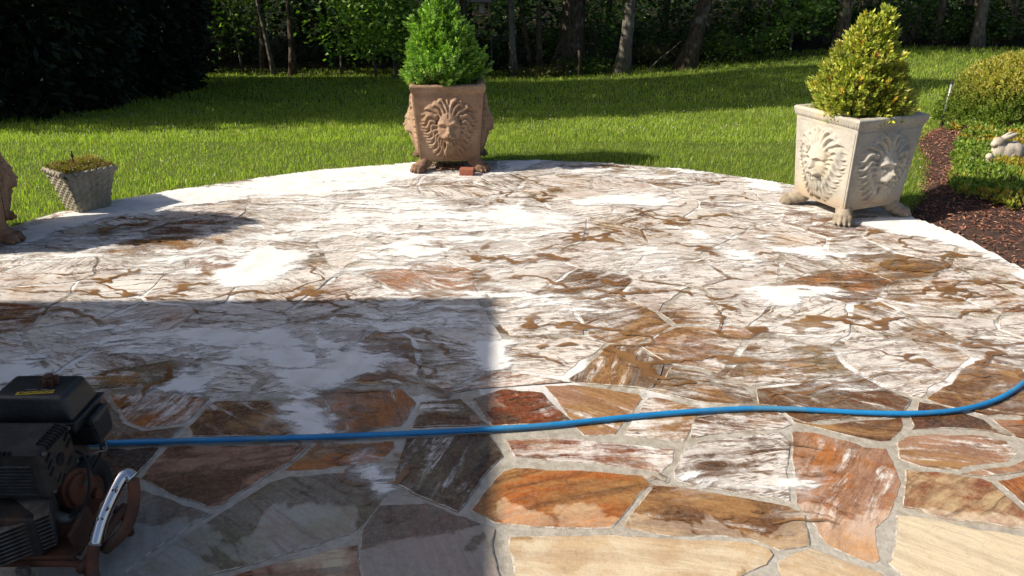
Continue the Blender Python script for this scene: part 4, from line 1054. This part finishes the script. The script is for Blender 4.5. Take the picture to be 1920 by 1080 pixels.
tag(mb.build('hook_pole', M_black), 'thin dark pole rising behind the hedge at the right picture edge', 'pole')

# ------------------------------------------------------------------ grass
def grass(n, ymin, ymax, hmin, hmax, wd, seed):
    r = np.random.default_rng(seed)
    y = ymin + (ymax - ymin) * r.random(n); x = (r.random(n) * 2 - 1) * (y * .70 + .8)
    pdv = sdist(OUT, x, y); bdv = sdist(bed, x, y)
    k = (pdv < .012 * np.abs(r.normal(size=n)) - .006 + .02 * (fbm(x * 5, y * 5, 57, 2) > .6)) & (bdv < .02 * r.normal(size=n)); x, y, pdv = x[k], y[k], pdv[k]; n = len(x)
    z = tz(x, y)
    tuft = fbm(x * 2.2, y * 2.2, 51, 3); fine_ = fbm(x * 9, y * 9, 52, 2)
    h = (hmin + (hmax - hmin) * r.random(n) ** 1.5) * (.55 + .9 * tuft) * (.7 + .6 * fine_)
    a = r.uniform(0, 2 * math.pi, n); lean = r.uniform(.15, .85, n)
    dx, dy = np.cos(a), np.sin(a); b = a + math.pi / 2 + r.normal(0, .5, n); sx, sy = np.cos(b), np.sin(b)
    ww = wd * r.uniform(.6, 1.3, n)
    B = np.stack([x, y, z - .004], -1); S = np.stack([sx, sy, np.zeros(n)], -1) * ww[:, None] * .5
    Mi = B + np.stack([dx * lean * h * .28, dy * lean * h * .28, h * .6], -1)
    T = B + np.stack([dx * lean * h * .85, dy * lean * h * .85, h * (1 - .22 * lean)], -1)
    V = np.stack([B - S, B + S, Mi + S * .8, Mi - S * .8, T], 1).reshape(-1, 3)
    q = np.arange(n)[:, None] * 5
    Fq = np.concatenate([q + np.array([[0, 1, 2]]), q + np.array([[0, 2, 3]]), q + np.array([[3, 2, 4]])], 0)
    c = np.array([(.32, .425, .045), (.37, .465, .058), (.26, .38, .04), (.46, .50, .12)])[r.integers(0, 4, n)] * (1 + r.uniform(-.2, .2, (n, 1)))
    dry = (r.random(n) < .05 + .35 * sstep(-.16, -.02, pdv)); c[dry] = np.array([.30, .24, .10]) * (1 + r.uniform(-.3, .2, (int(dry.sum()), 1)))
    pat = sstep(.45, .7, fbm(x * .8, y * .8, 55, 3))[:, None]; c = c * (1 - .25 * pat) + np.array([.16, .19, .03]) * .25 * pat
    return V, Fq, np.repeat(c, 5, 0)
gs = [grass(125000, 4.3, 7.2, .016, .056, .0032, 1), grass(100000, 7.0, 10.5, .022, .066, .0052, 2), grass(75000, 10.3, 18.6, .03, .09, .010, 3)]
off = 0; VV = []; FF = []; CC = []
for V, Fq, c in gs: VV.append(V); FF.append(Fq + off); CC.append(c); off += len(V)
tag(put('grass', npmesh('grass', np.concatenate(VV), np.concatenate(FF), False, np.concatenate(CC)), M_grass), 'sunlit green lawn grass around the patio', 'grass', kind='stuff')
# clover heads
n = 1500; y = rng.uniform(4.6, 11.5, n); x = (rng.random(n) * 2 - 1) * (y * .68); k = (sdist(OUT, x, y) < -.05) & (sdist(bed, x, y) < -.05) & (fbm(x * .9, y * .9, 61, 3) + .08 * (x > 1) > .54); x, y = x[k], y[k]; n = len(x)
C = np.stack([x, y, tz(x, y) + rng.uniform(.035, .07, n)], -1); r_ = rng.uniform(.003, .007, (n, 1, 1))
oct_ = np.array([(1, 0, 0), (0, 1, 0), (-1, 0, 0), (0, -1, 0), (0, 0, 1), (0, 0, -1)], float)
V = (C[:, None, :] + oct_[None] * r_).reshape(-1, 3)
tri = np.array([(0, 1, 4), (1, 2, 4), (2, 3, 4), (3, 0, 4), (1, 0, 5), (2, 1, 5), (3, 2, 5), (0, 3, 5)])
tag(put('clover_heads', npmesh('clover_heads', V, (np.arange(n)[:, None, None] * 6 + tri[None]).reshape(-1, 3), True, np.full((n * 6, 3), .62) * np.array([1, .98, .9])), M_tint), 'white clover heads scattered through the lawn', 'clover', kind='stuff')

# ------------------------------------------------------------------ woodland
GREENS = [(.04, .085, .014), (.055, .11, .018), (.03, .066, .012), (.085, .15, .026)]
def tree(name, base, top_shift, h, r0, mat, crown, label, group, leaf=.16, nleaf=3200, limbs=7, cols=GREENS, bend=.15, crown_lo=.35):
    """base (x,y); crown (rx, rz): spread and depth of the crown round the upper trunk"""
    x, y = base; z = float(tz(x, y)) - .12
    t = tag(empty(name, (x, y, z)), label, 'tree', group)
    npt = 9; pts = []; rad = []
    ph = rng.uniform(0, 6)
    for i in range(npt):
        s = i / (npt - 1)
        pts.append((top_shift[0] * s + bend * math.sin(ph + s * 5) * s, top_shift[1] * s + bend * .6 * math.cos(ph + s * 4) * s, h * s ** 1.25))
        rad.append(max(.012, r0 * (1 - .85 * s) * (1.0 + .55 * math.exp(-pts[-1][2] / .22))))
    mb = MB(); mb.tube(pts, rad, 12); tr = mb.build('trunk', mat, t, smooth=True)
    ends = []
    mb = MB()
    for i in range(limbs):
        s = rng.uniform(crown_lo, .95); k = s * (npt - 1); a = int(k); f = k - a
        p = Vector(pts[a]).lerp(Vector(pts[min(a + 1, npt - 1)]), f); th = i * 2.4 + rng.uniform(-.4, .4); L = crown[0] * rng.uniform(.6, 1.05)
        q = p + Vector((math.cos(th) * L * .55, math.sin(th) * L * .55, L * .28)); e = p + Vector((math.cos(th) * L, math.sin(th) * L, L * .42))
        rr_ = max(.008, r0 * (1 - .85 * s) * .5)
        mb = MB(); mb.tube([p, q, e], [rr_, rr_ * .6, rr_ * .2], 6); mb.build('limb', mat, t, smooth=True); ends += [p.lerp(q, .7), q, q.lerp(e, .5), e]
    ends.append(Vector(pts[-1]))
    if nleaf:
        E = np.array([tuple(e) for e in ends]); pick = E[rng.integers(0, len(E), nleaf)]
        cl = rng.normal(0, 1, (nleaf, 3)) * np.array([crown[0] * .30, crown[0] * .30, crown[1] * .22])
        P = pick + cl
        lim = P[:, 2] > h * crown_lo * .7; P = P[lim]; m = len(P)
        leaves('crown', P, np.stack([rng.normal(size=m), rng.normal(size=m), rng.normal(-.25, .35, m)], -1), rdir(m) * np.array([1, 1, .4]), leaf * rng.uniform(.7, 1.25, m), leaf * .55 * rng.uniform(.8, 1.2, m), tints(m, cols, .25), M_leaf, t)
    return t
def at(px_, py_, Y):
    """ground point under a sighting at depth Y"""
    X = (px_ - 960) / FPX
    z = 0.0
    for _ in range(12):
        p = gp(px_, py_, z); z = float(tz(p.x, p.y))
    return p.x, p.y
def along(px_, Y):
    """point on the ground at depth Y in the sight line px_"""
    z = float(tz((px_ - 960) / FPX * Y, Y)); f = Y * math.cos(PITCH) - (z - CAM_H) * math.sin(PITCH)
    return (px_ - 960) / FPX * f, Y
G1 = 'trees at the edge of the wood'
vis = [  # x of base, depth, width (m), lean (m), height, bark, label
 (372, 18.0, .17, (1.2, 0), 8.5, M_bark, 'crooked brown tree trunk beside the dark evergreen at the left'),
 (515, 17.6, .052, (-.4, 0), 6.0, M_bark2, 'thin pale trunk, leftmost of two slender trees left of the middle planter'),
 (498, 19.0, .10, (.1, 0), 9, M_bark, 'dark trunk just behind the thin pale trunk at the left'),
 (549, 17.5, .075, (.15, 0), 8.5, M_bark, 'straight dark slender trunk right of the thin pale trunk'),
 (871, 17.3, .09, (.1, 0), 8.5, M_bark, 'dark trunk beside the bird feeder'),
 (965, 17.2, .085, (-.2, .2), 8, M_bark2, 'pale patched trunk right of the bird feeder'),
 (1013, 18.0, .075, (-.1, 0), 8, M_bark, 'slender brown trunk left of the thickest tree'),
 (998, 18.6, .06, (-.9, 0), 7, M_bark, 'thin leaning trunk between the pale patched trunk and the thickest tree'),
 (1066, 18.4, .32, (.5, .2), 10, M_bark, 'thickest tree of the wood edge, with rough furrowed bark'),
 (1165, 17.1, .145, (.35, 0), 9.5, M_bark2, 'straight grey trunk standing alone in front of the wood'),
 (1281, 17.4, .18, (1.4, .3), 9.5, M_bark, 'dark grey trunk leaning to the right'),
 (1424, 19.5, .07, (.2, 0), 7, M_bark2, 'thin pale trunk in the shrubs left of the right boxwood'),
 (1571, 17.8, .15, (.1, 0), 9, M_bark, 'dark trunk behind the top of the right boxwood'),
 (1752, 19.5, .10, (.2, 0), 8, M_bark, 'dark trunk beyond the lawn, right of the right boxwood'),
 (1832, 18.6, .13, (-.3, 0), 8, M_bark2, 'pale trunk beyond the lawn above the hedge'),
 (1885, 20.0, .09, (.2, 0), 8, M_bark, 'rightmost dark trunk beyond the hedge'),
]
for px_, Y, r_, lean, h, mt, lab in vis:
    tree('woodland_tree', along(px_, Y), lean, h, r_, mt, (2.3, 2.4), lab, G1, leaf=.17, nleaf=2600, crown_lo=.42)
# saplings with low leafy sprays
for px_, Y, h, lab, nl in ((706, 16.9, 3.2, 'slim sapling with bright leaves left of the middle planter', 1900), (742, 16.8, 2.7, 'smaller sapling between the slim sapling and the middle boxwood', 1500), (640, 17.8, 3.0, 'leafy sapling in the shade left of the slim sapling', 900), (1120, 19.5, 2.6, 'leafy sapling behind the thickest tree', 900), (1480, 18.6, 2.8, 'leafy sapling left of the right boxwood', 1200), (455, 18.4, 3.0, 'leafy sapling beside the crooked trunk', 900), (920, 18.5, 2.8, 'leafy sapling behind the bird feeder', 900)):
    tree('sapling', along(px_, Y), (rng.uniform(-.2, .2), 0), h, .028, M_bark2, (.95, 1.3), lab, 'saplings at the edge of the wood', leaf=.135, nleaf=nl, limbs=9, cols=[(.18, .32, .045), (.24, .39, .06), (.13, .24, .035)], crown_lo=.22, bend=.06)
# trees further in and to the left, whose crowns close the wood
for i in range(22):
    X = -19 + 38 * (i + .5) / 22 + rng.uniform(-.6, .6); Y = rng.uniform(20.5, 28)
    tree('woodland_tree', (X, Y), (rng.uniform(-.5, .5), 0), rng.uniform(8, 11), rng.uniform(.07, .16), M_bark, (2.6, 3.0), 'thin trunk deep in the shade of the wood', 'trunks deep in the wood', leaf=.22, nleaf=2400, limbs=6, crown_lo=.3)
for X, Y, h in ((-9.4, 19.3, 9.5), (-12.5, 19.2, 11), (-16, 19.5, 12), (-13, 23, 12), (-12.5, 12.8, 9.5)):
    tree('shade_tree', (X, Y), (0, 0), h, .2, M_bark, (2.9, 3.2), 'tall tree left of the picture whose crown shades the lawn', 'tall trees left of the picture', leaf=.26, nleaf=3600, limbs=9, crown_lo=.3)

def evergreen(x, y, r, h, n, label):
    z = float(tz(x, y)) - .05
    t = tag(empty('evergreen_tree', (x, y, z)), label, 'tree', 'dark evergreens at the left of the lawn')
    mb = MB(); mb.tube([(0, 0, -.1), (.05, 0, h * .5), (0, 0, h * .95)], [.13, .09, .02], 10); mb.build('trunk', M_bark, t, smooth=True)
    s = np.where(rng.random(n) < .5, rng.random(n) * 2.6 / h, rng.random(n)); th = rng.uniform(0, 2 * math.pi, n)
    rad = r * np.interp(s, [0, .08, .3, .6, .85, 1], [.86, .97, 1, .92, .7, .1]) * (1 - .55 * rng.random(n) ** 1.6) * (1 + .22 * (fbm(th * 2 + x, s * 9, 71, 3) - .5) * 2)
    P = np.stack([np.cos(th) * rad, np.sin(th) * rad, s * h], -1)
    D = np.stack([np.cos(th), np.sin(th), np.full(n, -.35)], -1) + rng.normal(0, .5, (n, 3))
    P2 = np.concatenate([P, P + rng.normal(0, .05, P.shape)]); D2 = np.concatenate([D, D + rng.normal(0, .6, D.shape)])
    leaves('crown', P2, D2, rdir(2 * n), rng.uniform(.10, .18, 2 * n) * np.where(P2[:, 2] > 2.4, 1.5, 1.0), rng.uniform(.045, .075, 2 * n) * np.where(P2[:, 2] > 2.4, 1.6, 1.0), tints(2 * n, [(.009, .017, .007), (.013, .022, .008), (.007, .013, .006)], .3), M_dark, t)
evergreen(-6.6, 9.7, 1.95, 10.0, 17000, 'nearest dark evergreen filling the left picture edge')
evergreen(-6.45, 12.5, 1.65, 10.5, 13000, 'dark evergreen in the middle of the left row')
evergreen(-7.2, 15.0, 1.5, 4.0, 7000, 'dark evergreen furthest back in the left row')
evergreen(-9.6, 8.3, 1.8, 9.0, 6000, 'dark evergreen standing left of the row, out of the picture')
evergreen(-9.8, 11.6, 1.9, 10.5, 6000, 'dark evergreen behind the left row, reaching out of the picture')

# undergrowth
def bush(x, y, r, h, n, label, cols, lf=.075):
    z = float(tz(x, y)) - .03
    t = tag(empty('understory_shrub', (x, y, z)), label, 'shrub', 'undergrowth at the edge of the wood')
    mb = MB(); E = []
    for i in range(8):
        a = rng.uniform(0, 6.28); rr_ = r * rng.uniform(.3, 1); hh = h * rng.uniform(.55, 1.0)
        e = Vector((math.cos(a) * rr_, math.sin(a) * rr_, hh)); mid = Vector((e.x * .45, e.y * .45, hh * .62))
        mb.tube([(e.x * .1, e.y * .1, -.05), mid, e], [.012, .008, .003], 5); E += [mid, mid.lerp(e, .5), e, e]
    mb.build('stem', M_twig, t, smooth=True)
    E = np.array([tuple(e) for e in E]); P = E[rng.integers(0, len(E), n)] + rng.normal(0, 1, (n, 3)) * np.array([r * .25, r * .25, h * .15])
    P = P[P[:, 2] > .03]; m = len(P)
    leaves('foliage', P, np.stack([rng.normal(size=m), rng.normal(size=m), rng.normal(-.15, .35, m)], -1), rdir(m) * np.array([1, 1, .35]), lf * rng.uniform(.7, 1.3, m), lf * .6, tints(m, cols, .3), M_leaf, t)
short = {372: 'the crooked trunk', 515: 'the thin pale trunk', 549: 'the straight dark slender trunk', 706: 'the slim sapling', 871: 'the bird feeder', 965: 'the pale patched trunk', 1013: 'the slender brown trunk', 1066: 'the thickest tree', 1165: 'the straight grey trunk', 1281: 'the leaning grey trunk', 1424: 'the pale trunk among shrubs', 1571: 'the top of the right boxwood', 1752: 'the dark trunk right of the right boxwood', 1832: 'the pale trunk above the hedge', 1885: 'the rightmost trunk'}
seen = {}
for i in range(34):
    px_ = 400 + i * 46 + rng.uniform(-18, 18); Y = rng.uniform(18.6, 21.0); x, y = along(px_, Y)
    hh = rng.uniform(.6, 1.5); kx = min(short, key=lambda q: abs(q - px_)); d_ = px_ - kx
    lab = ('tall' if hh > 1.05 else 'low') + ' leafy shrub in the undergrowth ' + ('behind ' if abs(d_) < 18 else 'left of ' if d_ < 0 else 'right of ') + short[kx]
    seen[lab] = seen.get(lab, 0) + 1
    if seen[lab] > 1: lab = lab.replace('leafy shrub', 'leafy shrub, further off,') if seen[lab] == 2 else lab.replace('leafy shrub', 'leafy shrub, furthest off,')
    bush(x, y, rng.uniform(.5, .8), hh, 480, lab, [GREENS, GREENS, [(.11, .20, .03), (.08, .15, .022)], [(.025, .055, .012), (.035, .07, .014)]][i % 4], (.07, .10, .13)[i % 3])
for px_, Y, h, lab in ((1390, 17.8, .65, 'low sunlit shrub right of the leaning trunk'), (1440, 17.7, .75, 'low sunlit shrub left of the right boxwood'), (1340, 18.2, .6, 'low shrub beside the leaning trunk'), (1240, 18.2, .5, 'brownish low shrub right of the grey trunk'), (1105, 17.7, .4, 'small low shrub at the foot of the thickest tree'), (1010, 17.3, .28, 'low weeds at the foot of the slender brown trunk')):
    x, y = along(px_, Y); bush(x, y, .6, h, 750, lab, [(.09, .17, .025), (.11, .19, .03), (.07, .13, .02)] if 'brown' not in lab else [(.12, .10, .03), (.10, .12, .025)], .07)
# far wood as one mass
n = 90000; Y = 20 + 32 * rng.random(n) ** 1.7; X = rng.uniform(-1, 1, n) * (Y * .72 + 4); zz = tz(X, Y) + rng.uniform(0, 1, n) ** 1.3 * (4.5 + .12 * (Y - 20))
k = fbm(X * .8, zz * 1.1 + Y * .5, 81, 3) > .47; P = np.stack([X, Y, zz], -1)[k]; n = len(P)
tag(leaves('far_wood', P, np.stack([rng.normal(size=n), rng.normal(size=n), rng.normal(-.2, .35, n)], -1), rdir(n) * np.array([1, 1, .4]), rng.uniform(.12, .24, n) * (1 + (P[:, 1] - 20) * .05), rng.uniform(.07, .13, n) * (1 + (P[:, 1] - 20) * .06), tints(n, GREENS, .3) * .6, M_leaf), 'dark mass of leaves deep in the wood', 'wood', kind='stuff')
# fallen branches
for px_, Y, L, a, lab in ((1215, 17.6, 1.1, .5, 'bare fallen branch in the grass right of the grey trunk'), (1335, 18.0, 1.0, 2.4, 'bare pale branch beside the leaning trunk'), (1350, 18.1, .8, 1.2, 'forked dead branch right of the leaning trunk')):
    x, y = along(px_, Y); z = float(tz(x, y)); mb = MB()
    e = Vector((math.cos(a) * L * .7, .1, L * .55))
    mb.tube([(0, 0, 0), e * .35 + Vector((0, 0, .04)), e * .7, e], [.022, .018, .012, .004], 6)
    mb.tube([e * .45, e * .45 + Vector((-.15, .05, .25))], [.012, .004], 5); mb.tube([e * .65, e * .65 + Vector((.2, 0, .05))], [.010, .003], 5)
    tag(put('fallen_branch', mb.mesh('fallen_branch', True), M_bark2, None, (x, y, z)), lab, 'branch', 'fallen branches')
x, y = along(1085, 17.0); z = float(tz(x, y)); mb = MB(); mb.tube([(0, 0, -.1), (.01, 0, .3), (-.01, 0, .55)], [.035, .03, .026], 8)
tag(put('stump_post', mb.mesh('stump_post', True), M_bark, None, (x, y, z)), 'short broken stem standing at the foot of the thickest tree', 'stump')

# bird feeder hanging at the wood edge
fp = gp(903, 14, .52); fd = tag(empty('bird_feeder', fp), 'small wooden house bird feeder hanging at the wood edge', 'bird feeder')
M_wood = simple('feeder_wood', (.30, .17, .10), (.22, .12, .07), 10, .8)
mb = MB(); mb.box((0, 0, -.11), (.34, .24, .025)); mb.build('tray', M_wood, fd)
for s in (-1, 1):
    mb = MB(); mb.box((s * .13, 0, .0), (.022, .18, .20)); mb.build('end_wall', M_wood, fd)
    mb = MB(); mb.box((0, s * .1, .15), (.38, .20, .018), Matrix.Rotation(R(-32 * s), 3, 'X')); mb.build('roof', simple('feeder_roof', (.12, .10, .09), (.08, .07, .06), 12, .8), fd)
mb = MB(); mb.box((0, 0, -.01), (.10, .10, .17)); mb.build('seed_tube', simple('seed_mix', (.42, .36, .27), (.30, .25, .18), 40, .8), fd)
mb = MB(); mb.tube([(0, 0, .19), (0, 0, 3.2)], .004, 6); mb.build('hanging_wire', M_black, fd)
print('flagstones', stone_count)
